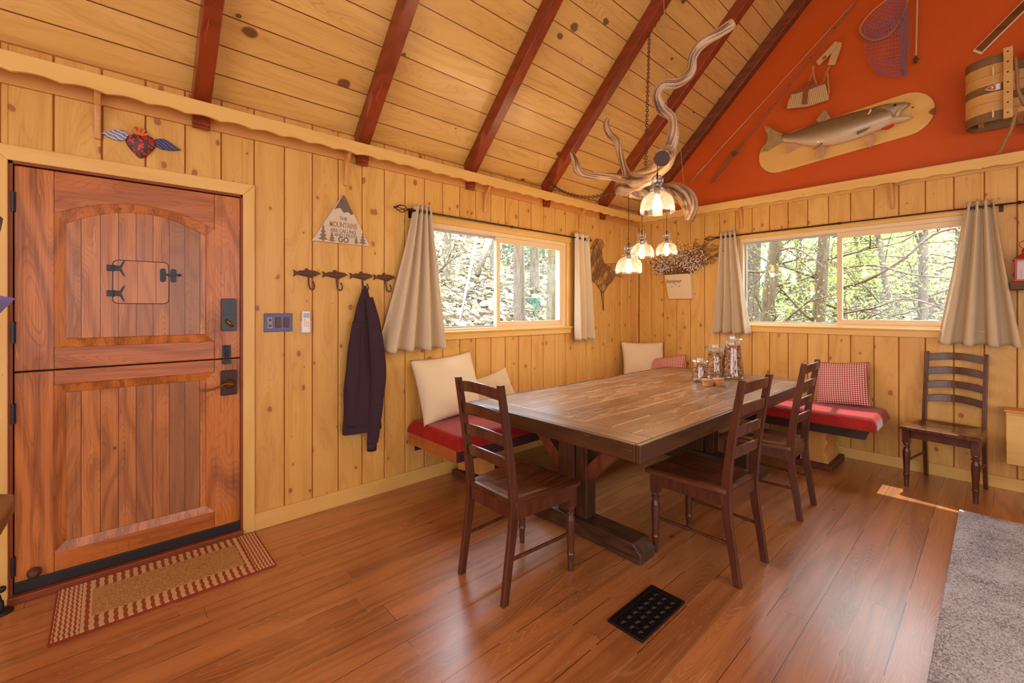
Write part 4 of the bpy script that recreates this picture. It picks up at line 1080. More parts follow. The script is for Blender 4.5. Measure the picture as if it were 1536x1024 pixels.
clab = ['thin round wood slice at the bottom of the front stack by the small jar', 'thin round wood slice second from the bottom of the front stack', 'thin round wood slice third from the bottom of the front stack', 'thin round wood slice on top of the front stack by the small jar', 'thin round wood slice at the bottom of the rear stack', 'thin round wood slice in the middle of the rear stack', 'thin round wood slice on top of the rear stack, beside the middle jar']
rg = random.Random(5)
for k in range(7):
    st, lv = (0, k) if k < 4 else (1, k - 4)
    bx, by = (cx, cy) if st == 0 else (cx + .055, cy + .075)
    m = MB(); r = .043; hh = .0125 if st == 0 else .019; dx, dy = rg.uniform(-.006, .006), rg.uniform(-.006, .006)
    pr = [(bx + dx + r * (1 + .06 * math.sin(3*a + k)) * math.cos(a), by + dy + r * (1 + .06 * math.sin(2*a + k)) * math.sin(a)) for a in [2*PI*i/24 for i in range(24)]]
    z0 = TZ + .0005 + lv * (hh + .0006)
    m.prism(pr, lambda u, v, q: (u, v, z0 + hh * q)); o = m.build('wood_slice', M['cork'], origin='base', bevel=.003)
    tag(o, clab[k], 'coaster', 'wood slices stacked by the jars')

# ------------------------------------------------------------ driftwood chandelier
DW = NT('driftwood'); va = DW.n('Attribute'); va.attribute_name = 'col'; DW.col(DW.mix(DW.math('MULTIPLY', DW.noise(DW.obj(), 60, 3), .3), va.outputs['Color'], C4((110, 76, 54)))); DW.set(rough=.42)
DCOL = [(0, lin((84, 56, 40))), (.3, lin((146, 104, 74))), (.5, lin((196, 156, 118))), (.75, lin((216, 182, 142))), (1, lin((196, 160, 120)))]
def dcol(t):
    t = max(0, min(1, t))
    for (a, ca), (b, cb_) in zip(DCOL[:-1], DCOL[1:]):
        if t <= b: k = (t - a) / (b - a); return tuple(ca[q] + (cb_[q] - ca[q]) * k for q in range(3))
from mathutils import noise as mnoise
def knotty(m, P, rr, n=60, seed=0, twist=.9, flute=.16):
    """gnarled limb: grooves and colour streaks both follow the twisting grain"""
    P = [Vector(p) for p in P]; D = [0]
    for a, b in zip(P[:-1], P[1:]): D.append(D[-1] + (b - a).length)
    t0 = (P[1] - P[0]).normalized(); up = Vector((0, 0, 1)) if abs(t0.z) < .9 else Vector((1, 0, 0))
    a = t0.cross(up).normalized(); b = a.cross(t0).normalized(); vs = []; prev = t0; cs = []
    for i, p in enumerate(P):
        t = t0 if i == 0 else ((P[-1] - P[-2]).normalized() if i == len(P) - 1 else (P[i+1] - P[i-1]).normalized())
        q = prev.rotation_difference(t); a = q @ a; b = q @ b; prev = t
        for j in range(n):
            th = 2 * PI * j / n; ta = th + twist * D[i] * 5
            g = mnoise.noise(Vector((math.cos(ta) * 2.4, math.sin(ta) * 2.4, D[i] * 2.2 + seed * 7)))
            g2 = mnoise.noise(Vector((math.cos(ta) * 5, math.sin(ta) * 5, D[i] * 5.0 + seed * 3))); g3 = mnoise.noise(Vector((math.cos(ta) * 11, math.sin(ta) * 11, D[i] * 7 + seed)))
            l = mnoise.noise(Vector((math.cos(th), math.sin(th), D[i] * 9 + seed)))
            r = rr[i] * (1 + flute * 1.3 * g + .13 * g2 + .05 * g3 + .22 * l)
            vs.append(p + a * (math.cos(th) * r) + b * (math.sin(th) * r)); cs.append(dcol(.45 + .55 * g2 + .38 * g3 + .75 * g + .45 * l))
    k = len(P); m.add(vs, [(i*n+j, i*n+(j+1) % n, (i+1)*n+(j+1) % n, (i+1)*n+j) for i in range(k-1) for j in range(n)] + [tuple(range(n))[::-1], tuple((k-1)*n+j for j in range(n))])
    m.c = (m.c or []) + cs
dw = thing('driftwood_branch', 'twisting silver-brown driftwood branch hung by chains above the table', 'chandelier', tuple(PD(985, 290, 3.1)))
def path(pts, n=6):   # (px, py, depth, radius in px)
    P = interp([(*PD(a, b, d), 0) for a, b, d, r in pts] if 0 else [Vector((*PD(a, b, d),)) for a, b, d, r in pts], n)
    rr = interp([(r * d / F, 0, 0) for a, b, d, r in pts], n)
    return P, [max(.004, q.x) for q in rr]
_path = path
def path(pts, n=6): return _path(pts, n * 2)
m = MB()
P, rr = path([(1098, 36, 2.40, 10.5), (1078, 50, 2.42, 10), (1052, 66, 2.45, 10), (1039, 86, 2.48, 9), (1036, 108, 2.5, 9.5), (1018, 124, 2.52, 10), (995, 128, 2.55, 9.5), (985, 142, 2.56, 9.5), (991, 162, 2.58, 10.5), (1006, 174, 2.6, 10), (1011, 192, 2.6, 10), (1008, 214, 2.62, 12), (1000, 238, 2.66, 16), (985, 254, 2.76, 17), (962, 268, 2.95, 17), (945, 274, 3.12, 16), (932, 284, 3.24, 12)], 7)
knotty(m, P, [q * (.66 + .24 * max(0, (k_ - len(rr) * .66) / len(rr) / .34)) for k_, q in enumerate(rr)], seed=1)
P, rr = path([(945, 274, 3.14, 12), (925, 266, 3.16, 7), (900, 264, 3.15, 6.5), (878, 262, 3.14, 6), (867, 256, 3.12, 7.5), (863, 242, 3.12, 6), (858, 229, 3.12, 3.5)], 6)
knotty(m, P, [q*0.8 for q in rr], seed=2)
P, rr = path([(946, 276, 3.1, 9), (936, 252, 3.12, 5.5), (930, 232, 3.14, 6), (926, 212, 3.16, 6.5), (915, 202, 3.18, 6), (909, 188, 3.2, 5.5), (912, 178, 3.2, 4)], 6)
knotty(m, P, [q*0.8 for q in rr], seed=3)
P, rr = path([(932, 282, 3.22, 14), (950, 286, 3.4, 12), (975, 290, 3.7, 13), (1000, 286, 4.06, 13), (1018, 290, 4.15, 16), (1031, 302, 4.2, 16), (1037, 317, 4.22, 12), (1034, 331, 4.22, 8)], 6)
knotty(m, P, [q*0.74 for q in rr], seed=4, flute=.3)
P, rr = path([(1004, 226, 2.66, 12), (997, 232, 2.58, 13), (992, 237, 2.50, 14)], 5)
knotty(m, P, [q*0.85 for q in rr], seed=5)
rg = random.Random(4)
m.build('branch', DW.m, dw, smooth=True)
m = MB(); c = PD(1099, 35, 2.398); d = (PD(1104, 31, 2.39) - PD(1090, 42, 2.41)).normalized(); m.tube([c - d*.02, c + d * .004], .0255, 20); m.build('cut_end', plain('cut_wood', (212, 172, 118), .7, c2=(150, 110, 70), nscale=30), dw)
m = MB(); c = PD(993, 238, 2.485); d = (Vector(CAM) - c).normalized(); d.z *= .6; m.tube([c - d * .02, c + d * .012], .042, 20); m.build('cut_stub', plain('dark_cut', (92, 66, 52), .8, c2=(60, 42, 34), nscale=60), dw)

def PR(px, py, a):   # where a line of sight meets the slope z = a + x
    r = ray(px, py); t = (a + CAM[0] - CAM[2]) / (r[2] - r[0]); return Vector([CAM[i] + t * r[i] for i in range(3)])
def chain(name, label, a, b, sag, mat, link=.034, wire=.003, group=None, pts=None):
    a = Vector(a); b = Vector(b); m = MB()
    N = 60; P = pts or [a.lerp(b, i / N) - Vector((0, 0, sag * 4 * (i/N) * (1 - i/N))) for i in range(N + 1)]
    # resample
    out = [P[0]]; acc = 0; step = link * .78
    for p, q in zip(P[:-1], P[1:]):
        L = (q - p).length; t = step - acc
        while t < L: out.append(p.lerp(q, t / L)); t += step
        acc = L - (t - step)
    for i, (p, q) in enumerate(zip(out[:-1], out[1:])):
        d = (q - p).normalized(); up = Vector((0, 0, 1)) if abs(d.z) < .9 else Vector((1, 0, 0)); s = d.cross(up).normalized(); u = s.cross(d)
        s = s if i % 2 else u; c = (p + q) / 2
        m.tube([c + d * (link*.5 * math.cos(t)) + s * (link*.3 * math.sin(t)) for t in [2*PI*k/10 for k in range(11)]], wire, 5)
    o = m.build(name, mat, origin='base'); return tag(o, label, 'chain', group)
chain('hanging_chain', 'rusty iron chain dropping straight from the fourth red beam to the driftwood', PR(974, 50, 2.5), PD(968, 262, 3.0), 0, M['rust'])
chain('hanging_chain', 'rusty iron chain rising from the fourth red beam to the ridge', PR(974, 50, 2.5), PR(1016, -20, 2.62), .01, M['rust'])
chain('hanging_chain', 'rusty iron chain sagging from the left wall beam to the driftwood root', PR(823, 272, 2.5), PD(928, 284, 3.24), .10, M['rust'], link=.042)
def wire(label, a, b, r, mat, name='support_wire'):
    m = MB(); m.tube([a, b], r, 6); m.ball(b, r * 3.5, 8, 6); return tag(m.build(name, mat, origin='base'), label, 'wire', 'wires holding the driftwood')
M['wire'] = plain('light_wire', (176, 160, 138), .5)
wire('thin pale wire running up from the bend of the driftwood', PR(995, -30, 2.64), PD(1000, 168, 2.6), .0022, M['wire'])
wire('thin pale wire from a ceiling hook down to the driftwood root end', PR(1016, 168, 2.5), PD(1027, 290, 4.2), .0022, M['wire'])
m = MB(); c = PR(1016, 165, 2.5); m.tube([c + Vector((0, 0, .03)), c], .006, 6); m.ball(c, .014, 8, 6); m.tube([c, c - Vector((.0, 0, .03))], .008, 6); tag(m.build('ceiling_hook', M['wire'], origin='base'), 'small pale eye hook holding the right-hand wire', 'hook')

# four seeded glass pendants
def pendant(px, py_bot, d, top, label, first=None):
    base = PD(px, py_bot, d)
    if first is None:
        p = thing('pendant_light', label, 'pendant light', tuple(base), 'seeded glass pendants')
        bx, by, bz = base
        m = MB(); prof = [(.094, 0), (.093, .035), (.088, .062), (.075, .088), (.055, .105), (.040, .113), (.034, .118)]
        m.lathe(prof, base, 36); m.f = m.f[:-2]; m.build('glass_shade', M['seeded'], p, smooth=True)
        m = MB(); m.lathe([(.034, .117), (.041, .122), (.041, .133), (.034, .138), (.024, .141), (.024, .150)], base, 28); m.f = m.f[:-2]; m.build('glass_collar', M['clear'], p, smooth=True)
        m = MB(); m.ball((bx, by, bz + .178), .034, 24, 14); m.build('glass_ball', M['clear'], p, smooth=True)
        m = MB(); m.lathe([(.0155, .098), (.0155, .142), (.006, .147), (.005, .22), (.002, .225)], base, 16); sk = m.build('socket', M['bronze'], p, smooth=False)
        m = MB(); m.lathe([(.002, .0), (.012, .002), (.022, .014), (.027, .030), (.026, .046), (.018, .068), (.013, .082), (.013, .098)], (bx, by, bz + .002), 20); m.build('bulb', M['bulb'], p, smooth=True)
    else:
        p = copy_tree(first); p.location = base; p['label'] = label
    m = MB(); m.tube([(0, 0, .22), (0, 0, top - base.z)], .0024, 6); c = m.build('cord', M['bronze'], p, local=True)
    l = bpy.data.lights.new('bulb_light', 'POINT'); l.energy = PEND_W; l.color = (1, .72, .42); l.shadow_soft_size = .025
    lo_ = bpy.data.objects.new('bulb_light', l); COL.objects.link(lo_); lo_.location = base + Vector((0, 0, -.035))
    return p
PEND_W = 11
p0 = pendant(986, 319, 2.48, PD(986, 250, 2.5).z + .0, 'largest-looking glass pendant, hanging highest and nearest the camera')
pendant(943, 409, 3.24, PD(943, 284, 3.24).z, 'lowest-hanging glass pendant, leftmost of the four', p0)
pendant(963, 386, 3.6, PD(963, 290, 3.6).z, 'middle glass pendant, just behind the lowest one', p0)
pendant(1000, 382, 4.06, PD(1000, 288, 4.05).z, 'rightmost glass pendant, in front of the dried flowers', p0)

# ------------------------------------------------------------ things on the red gable
gy = -.02
def gpts(pts, ox, oy, sc, y): return [(PY(ox + a/sc, oy + b/sc, y).x, PY(ox + a/sc, oy + b/sc, y).z) for a, b in pts]
# mounted fish
mf = thing('mounted_fish', 'mounted lake trout with open mouth on an oval pine plaque', 'mounted fish', (2.08, -.02, 2.85))
J = lambda pts, y: gpts(pts, 1130, 140, 5.689, y)
pa, pb = Vector(J([(215, 520)], -.02)[0]), Vector(J([(1300, 185)], -.02)[0])
dv = (pb - pa).normalized(); nv = Vector((-dv.y, dv.x)); rad = .185
outl = []
for i in range(33):
    a = PI/2 + PI * i / 32; outl.append(pa + dv * (math.cos(a) * rad) + nv * (math.sin(a) * rad))
for i in range(33):
    a = -PI/2 + PI * i / 32; outl.append(pb + dv * (math.cos(a) * rad) + nv * (math.sin(a) * rad))
pq = MB(); pq.prism([(p.x, p.y) for p in outl], lambda u, v, k: (u, -.002 - .026 * k, v))
pq.build('plaque', wood('plaque_pine', (232, 186, 106), (214, 156, 78), 'x', 'z', rough=.35, ring=4, contrast=.6, knots=.5, krad=.26, knotc=(110, 30, 20), knot_scale=3.4), mf, bevel=.006)
yf = -.075
topl = J([(235, 345), (330, 330), (500, 268), (660, 215), (850, 160), (1000, 125), (1080, 100), (1160, 82)], yf)
botl = J([(250, 412), (380, 432), (560, 455), (720, 430), (880, 385), (1020, 330), (1130, 290), (1195, 255)], yf)
m = MB(); cols = []
Tt = interp([(a, b, 0) for a, b in topl], 7); Bb = interp([(a, b, 0) for a, b in botl], 7); N = 20
vs = []; fs = []; K = len(Tt); fr_ = random.Random(2)
for i, (a, b) in enumerate(zip(Tt, Bb)):
    c = (a + b) / 2; h = (a - b) / 2; dp = h.length * .55
    for j in range(N):
        th = 2 * PI * j / N
        vs.append((c.x + h.x * math.sin(th), yf + .012 - dp * math.cos(th) if math.cos(th) > 0 else yf + .012 - dp * .6 * math.cos(th), c.y + h.y * math.sin(th)))
        s = math.sin(th); t = max(0, min(1, (s + .75) / .9)); sp = fr_.uniform(-.03, .03)
        b1, b2 = lin((232, 206, 170)), lin((128, 100, 62)); cc = tuple(max(0, b1[q] + (b2[q] - b1[q]) * t + sp * t * .6) for q in range(3)); cols.append(cc)
for i in range(K - 1):
    for j in range(N): fs.append((i*N+j, i*N+(j+1) % N, (i+1)*N+(j+1) % N, (i+1)*N+j))
fs.append(tuple(range(N))); fs.append(tuple((K-1)*N + j for j in range(N)))
m.add(vs, fs); m.c = cols
FM = NT('trout_skin'); va = FM.n('Attribute'); va.attribute_name = 'col'; FM.col(FM.mix(FM.math('MULTIPLY', FM.noise(FM.obj(), 90, 2), .35), va.outputs['Color'], C4((104, 82, 52)))); FM.set(rough=.3); FM.b.inputs['Coat Weight'].default_value = .3
m.build('body', FM.m, mf, smooth=True)
HD = plain('trout_head', (132, 106, 70), .35, c2=(176, 150, 108), nscale=14); FIN = plain('trout_fin', (196, 164, 110), .5, c2=(120, 92, 54), nscale=26); FINR = plain('trout_fin_pink', (214, 178, 132), .5, c2=(170, 110, 76), nscale=20)
m = MB()
def blob(pts, depth, y=yf):
    P2 = J(pts, y); cx = sum(p[0] for p in P2)/len(P2); cz = sum(p[1] for p in P2)/len(P2); N = len(P2); vs = []; L = [(-1, .0), (-.8, .6), (-.3, .93), (0, 1), (.3, .93), (.8, .6), (1, .0)]
    for k, (a, s) in enumerate(L): vs += [(cx + (p[0]-cx) * max(s, .02), y - a * depth + .01, cz + (p[1]-cz) * max(s, .02)) for p in P2]
    m.add(vs, [(k*N+i, k*N+(i+1) % N, (k+1)*N+(i+1) % N, (k+1)*N+i) for k in range(len(L)-1) for i in range(N)])
blob([(985, 130), (1080, 98), (1180, 82), (1290, 70), (1345, 80), (1325, 105), (1260, 150), (1235, 190), (1210, 215), (1120, 220), (1040, 210), (985, 190)], .052)
m.build('head', HD, mf, smooth=True)
m = MB(); blob([(1000, 180), (1120, 195), (1240, 192), (1355, 190), (1362, 205), (1300, 235), (1200, 262), (1110, 300), (1040, 290), (985, 240)], .044); m.build('lower_jaw', plain('trout_jaw', (222, 192, 146), .4, c2=(186, 154, 108), nscale=20), mf, smooth=True)
m = MB(); blob([(1205, 200), (1225, 140), (1300, 90), (1320, 95), (1262, 145), (1240, 195)], .03, yf - .022); m.build('mouth_lining', plain('mouth', (210, 182, 140), .5), mf, smooth=True)
m = MB(); c = J([(1207, 95)], yf - .05)[0]; m.ball((c[0], yf - .033, c[1]), .010, 10, 8); m.build('eye', plain('eye_black', (28, 22, 18), .1), mf, smooth=True)
m = MB(); 
for q in ([(1000, 130), (960, 210), (985, 250), (1015, 275), (1025, 265), (990, 235), (975, 205), (1012, 140)],): m.prism(J(q, yf - .04), lambda u, v, k: (u, yf - .034 - .01*k, v))
m.build('gill_edge', plain('gill', (226, 196, 150), .5), mf, bevel=.002)
m = MB(); m.prism(J([(1095, 305), (1200, 262), (1195, 285), (1130, 312)], yf), lambda u, v, k: (u, yf - .02 + .02 * k, v)); m.build('gill_red', plain('red_gill', (196, 30, 24), .5), mf)
for nm, mt, q, dy in (('tail_fin', FIN, [(90, 275), (130, 285), (190, 320), (250, 345), (255, 410), (200, 440), (120, 490), (70, 495), (110, 420), (125, 370)], .0), ('dorsal_fin', FIN, [(535, 230), (600, 150), (620, 145), (660, 210), (640, 225), (560, 248)], 0),
    ('anal_fin', FINR, [(320, 420), (395, 440), (340, 480), (285, 515), (280, 490), (300, 440)], -.02), ('pelvic_fin', FINR, [(570, 455), (612, 455), (610, 510), (575, 565), (530, 530), (530, 505)], -.03),
    ('pectoral_fin', FINR, [(1000, 345), (1042, 340), (1040, 400), (1000, 465), (950, 430), (955, 405), (985, 395)], -.03), ('pectoral_fin', plain('brown_fin', (130, 98, 58), .5), [(882, 355), (885, 325), (1000, 285), (960, 320)], -.055), ('pelvic_fin', plain('brown_fin2', (140, 108, 68), .5), [(505, 475), (585, 420), (595, 430), (520, 480)], -.05)):
    m = MB(); m.prism(J(q, yf + dy), lambda u, v, k: (u, yf + dy - .004 + .008 * k, v)); m.build(nm, mt, mf, bevel=.002)

# creel basket
cb = thing('fishing_creel', 'small woven fishing basket with a leather strap hanging on the painted wall', 'basket', (1.88, -.04, 3.35))
Kp = lambda pts, y: gpts(pts, 1160, 0, 5.908, y)
wk = NT('woven_willow'); oo = wk.sep(wk.obj()); wf = wk.math('SINE', wk.math('MULTIPLY', wk.math('ADD', oo[0], wk.math('MULTIPLY', oo[2], .15)), 420)); wk.col(wk.mix(wk.math('MULTIPLY_ADD', wf, .5, .5), C4((226, 192, 136)), C4((180, 136, 84)))); wk.set(rough=.7); wk.bump(wf, .6, .004)
m = MB(); ff = Kp([(165, 830), (455, 735), (495, 850), (490, 885), (300, 945), (118, 965), (130, 900)], -.10); bb = Kp([(175, 815), (445, 725), (490, 850), (485, 880), (300, 935), (125, 955), (135, 895)], -.004)
nn = len(ff); m.add([(a, -.10, b) for a, b in ff] + [(a, -.004, b) for a, b in bb], [tuple(range(nn)), tuple(range(nn, 2*nn))] + [(i, (i+1) % nn, nn+(i+1) % nn, nn+i) for i in range(nn)]); m.build('wicker_body', wk.m, cb, bevel=.006)
LE = plain('brown_leather', (128, 70, 40), .5, c2=(150, 88, 52), nscale=30); TA = plain('tan_leather', (196, 144, 88), .55, c2=(176, 124, 70), nscale=30); CV = plain('canvas_pad', (210, 172, 112), .8, c2=(192, 152, 94), nscale=60)
m = MB(); m.prism(Kp([(160, 820), (310, 765), (450, 730), (462, 742), (330, 790), (170, 838)], -.10), lambda u, v, k: (u, -.112 + .012 * k, v)); m.prism(Kp([(272, 790), (315, 780), (300, 925), (255, 925)], -.10), lambda u, v, k: (u, -.116 + .012 * k, v)); m.build('leather_trim', LE, cb, bevel=.002)
m = MB(); m.tube([(u, -.08, v) for u, v in Kp([(290, 775), (320, 720), (345, 712), (358, 755)], -.08)], .005, 6); m.build('handle', LE, cb)
m = MB()
m.tube([(u, -.07, v) for u, v in Kp([(300, 770), (350, 640), (365, 580)], -.07)], .006, 6); m.tube([(u, -.09, v) for u, v in Kp([(350, 590), (360, 680), (390, 760), (460, 830), (495, 830), (480, 650)], -.09)], .007, 6); m.tube([(u, -.07, v) for u, v in Kp([(445, 725), (470, 640), (500, 590)], -.07)], .006, 6)
m.build('strap', TA, cb)
m = MB(); m.prism(Kp([(375, 550), (548, 368), (572, 370), (560, 425), (405, 580)], -.05), lambda u, v, k: (u, -.055 + .012 * k, v)); m.prism(Kp([(548, 368), (605, 375), (605, 400), (545, 575), (480, 578), (495, 530)], -.04), lambda u, v, k: (u, -.04 + .012 * k, v)); m.build('shoulder_pad', CV, cb, bevel=.003)
m = MB(); m.prism(Kp([(432, 515), (465, 488), (470, 505), (445, 532)], -.055), lambda u, v, k: (u, -.057 + .003 * k, v)); m.build('patch', LE, cb)

# landing net
nt = thing('landing_net', 'landing net with wooden hoop and blue mesh hanging on the painted wall', 'net', (2.5, -.04, 3.4))
hoop = Kp([(1190, -120), (1190, 0), (1160, 100), (1100, 220), (1020, 310), (930, 350), (860, 350), (800, 320), (770, 280), (775, 230), (830, 150), (910, 70), (1000, 0), (1090, -90), (1150, -150), (1190, -120)], -.05)
m = MB(); m.tube(interp([(a, -.05, b) for a, b in hoop], 5), .0085, 8); m.tube([Vector((hoop[0][0], -.05, hoop[0][1])), Vector((hoop[0][0] + .03, -.05, hoop[0][1] + .22))], .013, 8); m.build('hoop', plain('net_wood', (196, 128, 58), .4), nt, smooth=True)
def netsheet(left, right, y0, yb, nu, nv, name, c):
    m = MB(); L = interp([(a, b, 0) for a, b in Kp(left, y0)], 8); Rr = interp([(a, b, 0) for a, b in Kp(right, y0)], 8)
    def samp(P, v): f = v * (len(P) - 1); i = min(int(f), len(P) - 2); return P[i].lerp(P[i+1], f - i)
    rg = random.Random(9)
    def fn(u, v):
        a, b = samp(L, v), samp(Rr, v); p = a.lerp(b, u)
        sagz = -.012 * math.sin(PI*u) ; j = .003
        return (p.x + rg.uniform(-j, j), y0 + yb * math.sin(PI * u) * (1 if v > 0 else .3) + rg.uniform(-j, j), p.y + sagz + rg.uniform(-j, j))
    g = MB(); g.grid(fn, nu, nv); W = MB()
    for j in range(nv + 1):
        for i in range(nu): W.tube([g.v[j*(nu+1)+i], g.v[j*(nu+1)+i+1]], .0016, 3, caps=False)
    for i in range(nu + 1):
        for j in range(nv): W.tube([g.v[j*(nu+1)+i], g.v[(j+1)*(nu+1)+i]], .0016, 3, caps=False)
    return W.build(name, c, nt)
NB = plain('blue_net', (150, 142, 190), .7, c2=(150, 110, 120), nscale=30); NB2 = plain('grey_net', (96, 118, 142), .7)
netsheet([(1140, -130), (1000, 0), (910, 70), (830, 150), (780, 230), (800, 320)], [(1180, -120), (1190, 0), (1160, 100), (1100, 220), (1040, 300), (930, 350)], -.045, .012, 11, 15, 'mesh_mouth', NB)
netsheet([(780, 250), (810, 345), (812, 430), (840, 540), (880, 600), (930, 655)], [(1190, 60), (1195, 200), (1196, 350), (1190, 480), (1180, 590), (1165, 690)], -.06, -.03, 14, 17, 'mesh_bag', NB)
netsheet([(1120, 190), (1120, 330), (1120, 450), (1130, 560), (1140, 650)], [(1185, 10), (1198, 180), (1198, 350), (1188, 480), (1172, 685)], -.085, -.01, 5, 18, 'mesh_fold', NB2)

# rods, arrow-like pole, ski
RD = plain('rod_blank', (190, 156, 110), .4); RD2 = plain('rod_brown', (118, 92, 62), .4); CK = plain('rod_grip', (176, 140, 96), .7)
r1 = thing('fishing_rod', 'slender pale fishing rod, nearest the sloping brown beam', 'fishing rod', (1.3, -.03, 2.9), 'rods on the painted wall')
a = PY(1036, 272, -.03); b = PY(1290, -6, -.03); c = a.lerp(b, .13); b = a.lerp(b, .97)
m = MB(); m.tube([c, b], [.0055, .0025], 8); m.build('blank', RD, r1)
m = MB(); m.tube([a, a.lerp(c, .3), a.lerp(c, .6), c], [.010, .008, .013, .006], 10); m.build('grip', CK, r1, smooth=True)
r2 = thing('fishing_rod', 'darker fishing rod with a reel near its grip', 'fishing rod', (1.6, -.03, 2.85), 'rods on the painted wall')
a = PY(1066, 274, -.035); b = PY(1290, -4, -.035); c = a.lerp(b, .26)
m = MB(); m.tube([c, b.lerp(a, -.2)], [.0065, .0035], 8); m.build('blank', RD2, r2)
m = MB(); m.tube([a, a.lerp(c, .5), a.lerp(c, .62), c], [.012, .013, .010, .008], 10); m.build('grip', plain('cork_grip', (136, 100, 66), .7), r2, smooth=True)
for t in (.45, .58, .72, .86):
    m = MB(); p = a.lerp(b, t); m.tube([p + Vector((.008 * math.cos(q), -.012 + .010 * math.sin(q), 0)) for q in [2*PI*k/10 for k in range(11)]], .0018, 5); m.build('line_guide', M['bronze'], r2)
m = MB(); p = PY(1101, 230, -.06); m.lathe([(.026, -.022), (.028, -.018), (.018, -.015), (.018, .015), (.028, .018), (.026, .022)], tuple(p), 16, 'y'); m.tube([p + Vector((-.03, 0, .012)), p + Vector((.045, 0, -.012))], .006, 6); m.build('reel', plain('reel_metal', (112, 104, 84), .35, metal=.7), r2)
r3 = thing('ski_pole', 'thin pale pole hanging straight down right of the landing net', 'pole', (2.69, -.03, 3.45))
a = PY(1377, -40, -.03); b = PY(1374, 84, -.03); m = MB(); m.tube([a, b], .006, 8); m.build('shaft', plain('pole_pale', (206, 176, 132), .4), r3)
m = MB(); m.tube([b, b + Vector((0, 0, -.06))], .009, 8); m.tube([b + Vector((-.02, 0, -.02)), b + Vector((.018, 0, -.035))], .006, 6); m.tube([b + Vector((-.018, 0, -.05)), b + Vector((.012, 0, -.02))], .005, 6); m.build('tip', M['rust'], r3)
sk = thing('wooden_ski', 'old dark wooden ski with pale edges, cut off by the upper right corner', 'ski', (3.2, -.03, 3.4))
def strip(a, b, w, y, d):
    a = Vector(a); b = Vector(b); t = (b - a).normalized(); n = Vector((-t.y, t.x)) * w / 2
    return [tuple(a - n), tuple(b - n), tuple(b + n), tuple(a + n)]
a = PY(1465, 78.5, -.03); b = PY(1544, 0, -.03); e = a + (b - a) * 3
m = MB(); m.prism(strip((a.x, a.z), (e.x, e.z), .066, 0, 0), lambda u, v, k: (u, -.004 - .02 * k, v)); m.build('edge', plain('ski_edge', (224, 196, 150), .4), sk)
m = MB(); m.prism(strip((a.x + .01, a.z + .012), (e.x, e.z), .05, 0, 0), lambda u, v, k: (u, -.022 - .006 * k, v)); m.build('face', wood('ski_face', (120, 70, 30), (70, 36, 14), 'x', 'z', rough=.3, ring=10), sk)

# toboggan with curled nose
tg = thing('toboggan', 'slatted wooden toboggan with a curled nose and rope, above the ledge at the right edge', 'toboggan', (3.4, -.02, 2.74))
W1_, W2_ = wood('toboggan_pale', (214, 166, 96), (186, 130, 66), 'x', 'z', rough=.45, ring=5), wood('toboggan_dark', (128, 96, 60), (96, 68, 40), 'x', 'z', rough=.5, ring=6)
prof = interp([(3.19, -.30, 0), (3.12, -.305, 0), (3.05, -.285, 0), (3.00, -.235, 0), (2.985, -.17, 0), (3.01, -.10, 0), (3.08, -.07, 0), (3.3, -.06, 0), (4.4, -.06, 0)], 5)
z0_, z1_ = 2.775, 3.255; hts = [.085, .095, .09, .075, .09, .10, .0]
edges = [2.775, 2.86, 2.935, 3.0, 3.06, 3.13, 3.195, 3.255]
dark = [1, 0, 0, 1, 0, 0, 1]
edges = [2.775, 2.84, 2.915, 2.985, 3.04, 3.115, 3.19, 3.255]
for i in range(7):
    m = MB(); a_, b_ = edges[i] + .0012, edges[i+1] - .0012
    m.grid(lambda u, v: (prof[min(int(round(u * (len(prof)-1))), len(prof)-1)].x, prof[min(int(round(u * (len(prof)-1))), len(prof)-1)].y, a_ + (b_ - a_) * v), len(prof) - 1, 1)
    m.build('slat', W2_ if dark[i] else W1_, tg, solid=.008)
m = MB(); m.box(3.178, 3.225, -.345, -.312, 2.765, 3.27); cbr = m.build('nose_bar', W1_, tg, bevel=.003)
m = MB(); 
for i in range(7): m.ball((3.20, -.346, 2.80 + i * .073), .0055, 8, 6)
m.build('screws', M['bronze'], cbr)
m = MB()
for zc in (3.14, 2.83): m.tube([(3.125, -.318, zc + .025), (3.128, -.326, zc), (3.128, -.318, zc - .035)], .0055, 6)
m.build('cord_stitch', plain('pale_cord', (224, 198, 150), .8), tg)
m = MB(); m.prism([(3.085, 3.012), (3.11, 3.028), (3.14, 3.034), (3.165, 3.036), (3.165, 2.99), (3.14, 2.99), (3.11, 2.998)], lambda u, v, k: (u, -.314 - .003 * k, v)); em = m.build('emblem', plain('emblem_silver', (206, 206, 196), .4), tg)
m = MB(); m.prism([(3.092, 3.013), (3.112, 3.024), (3.14, 3.029), (3.14, 2.996), (3.112, 3.002)], lambda u, v, k: (u, -.317 - .002 * k, v)); m.build('emblem_red', plain('emblem_red', (206, 70, 40), .4), em)
m = MB(); m.prism([(3.145, 3.03), (3.16, 3.031), (3.155, 3.012), (3.16, 2.996), (3.145, 2.996)], lambda u, v, k: (u, -.317 - .002 * k, v)); m.prism([(3.118, 3.013), (3.124, 3.02), (3.132, 3.013), (3.124, 3.006)], lambda u, v, k: (u, -.319 - .002 * k, v)); m.build('emblem_white', plain('emblem_white', (236, 236, 228), .4), em)
m = MB(); m.box(3.30, 3.62, -.09, -.06-.008, 2.70, 3.31); m.build('cross_board', W1_, tg, bevel=.004)
m = MB(); m.box(3.25, 3.28, -.30, -.066, 2.8, 2.83); m.box(3.05, 3.08, -.27, -.08, 2.80, 2.83); m.build('brace', W1_, tg)
RP = plain('tan_rope', (182, 138, 84), .8, c2=(140, 98, 54), nscale=120, bump=.5)
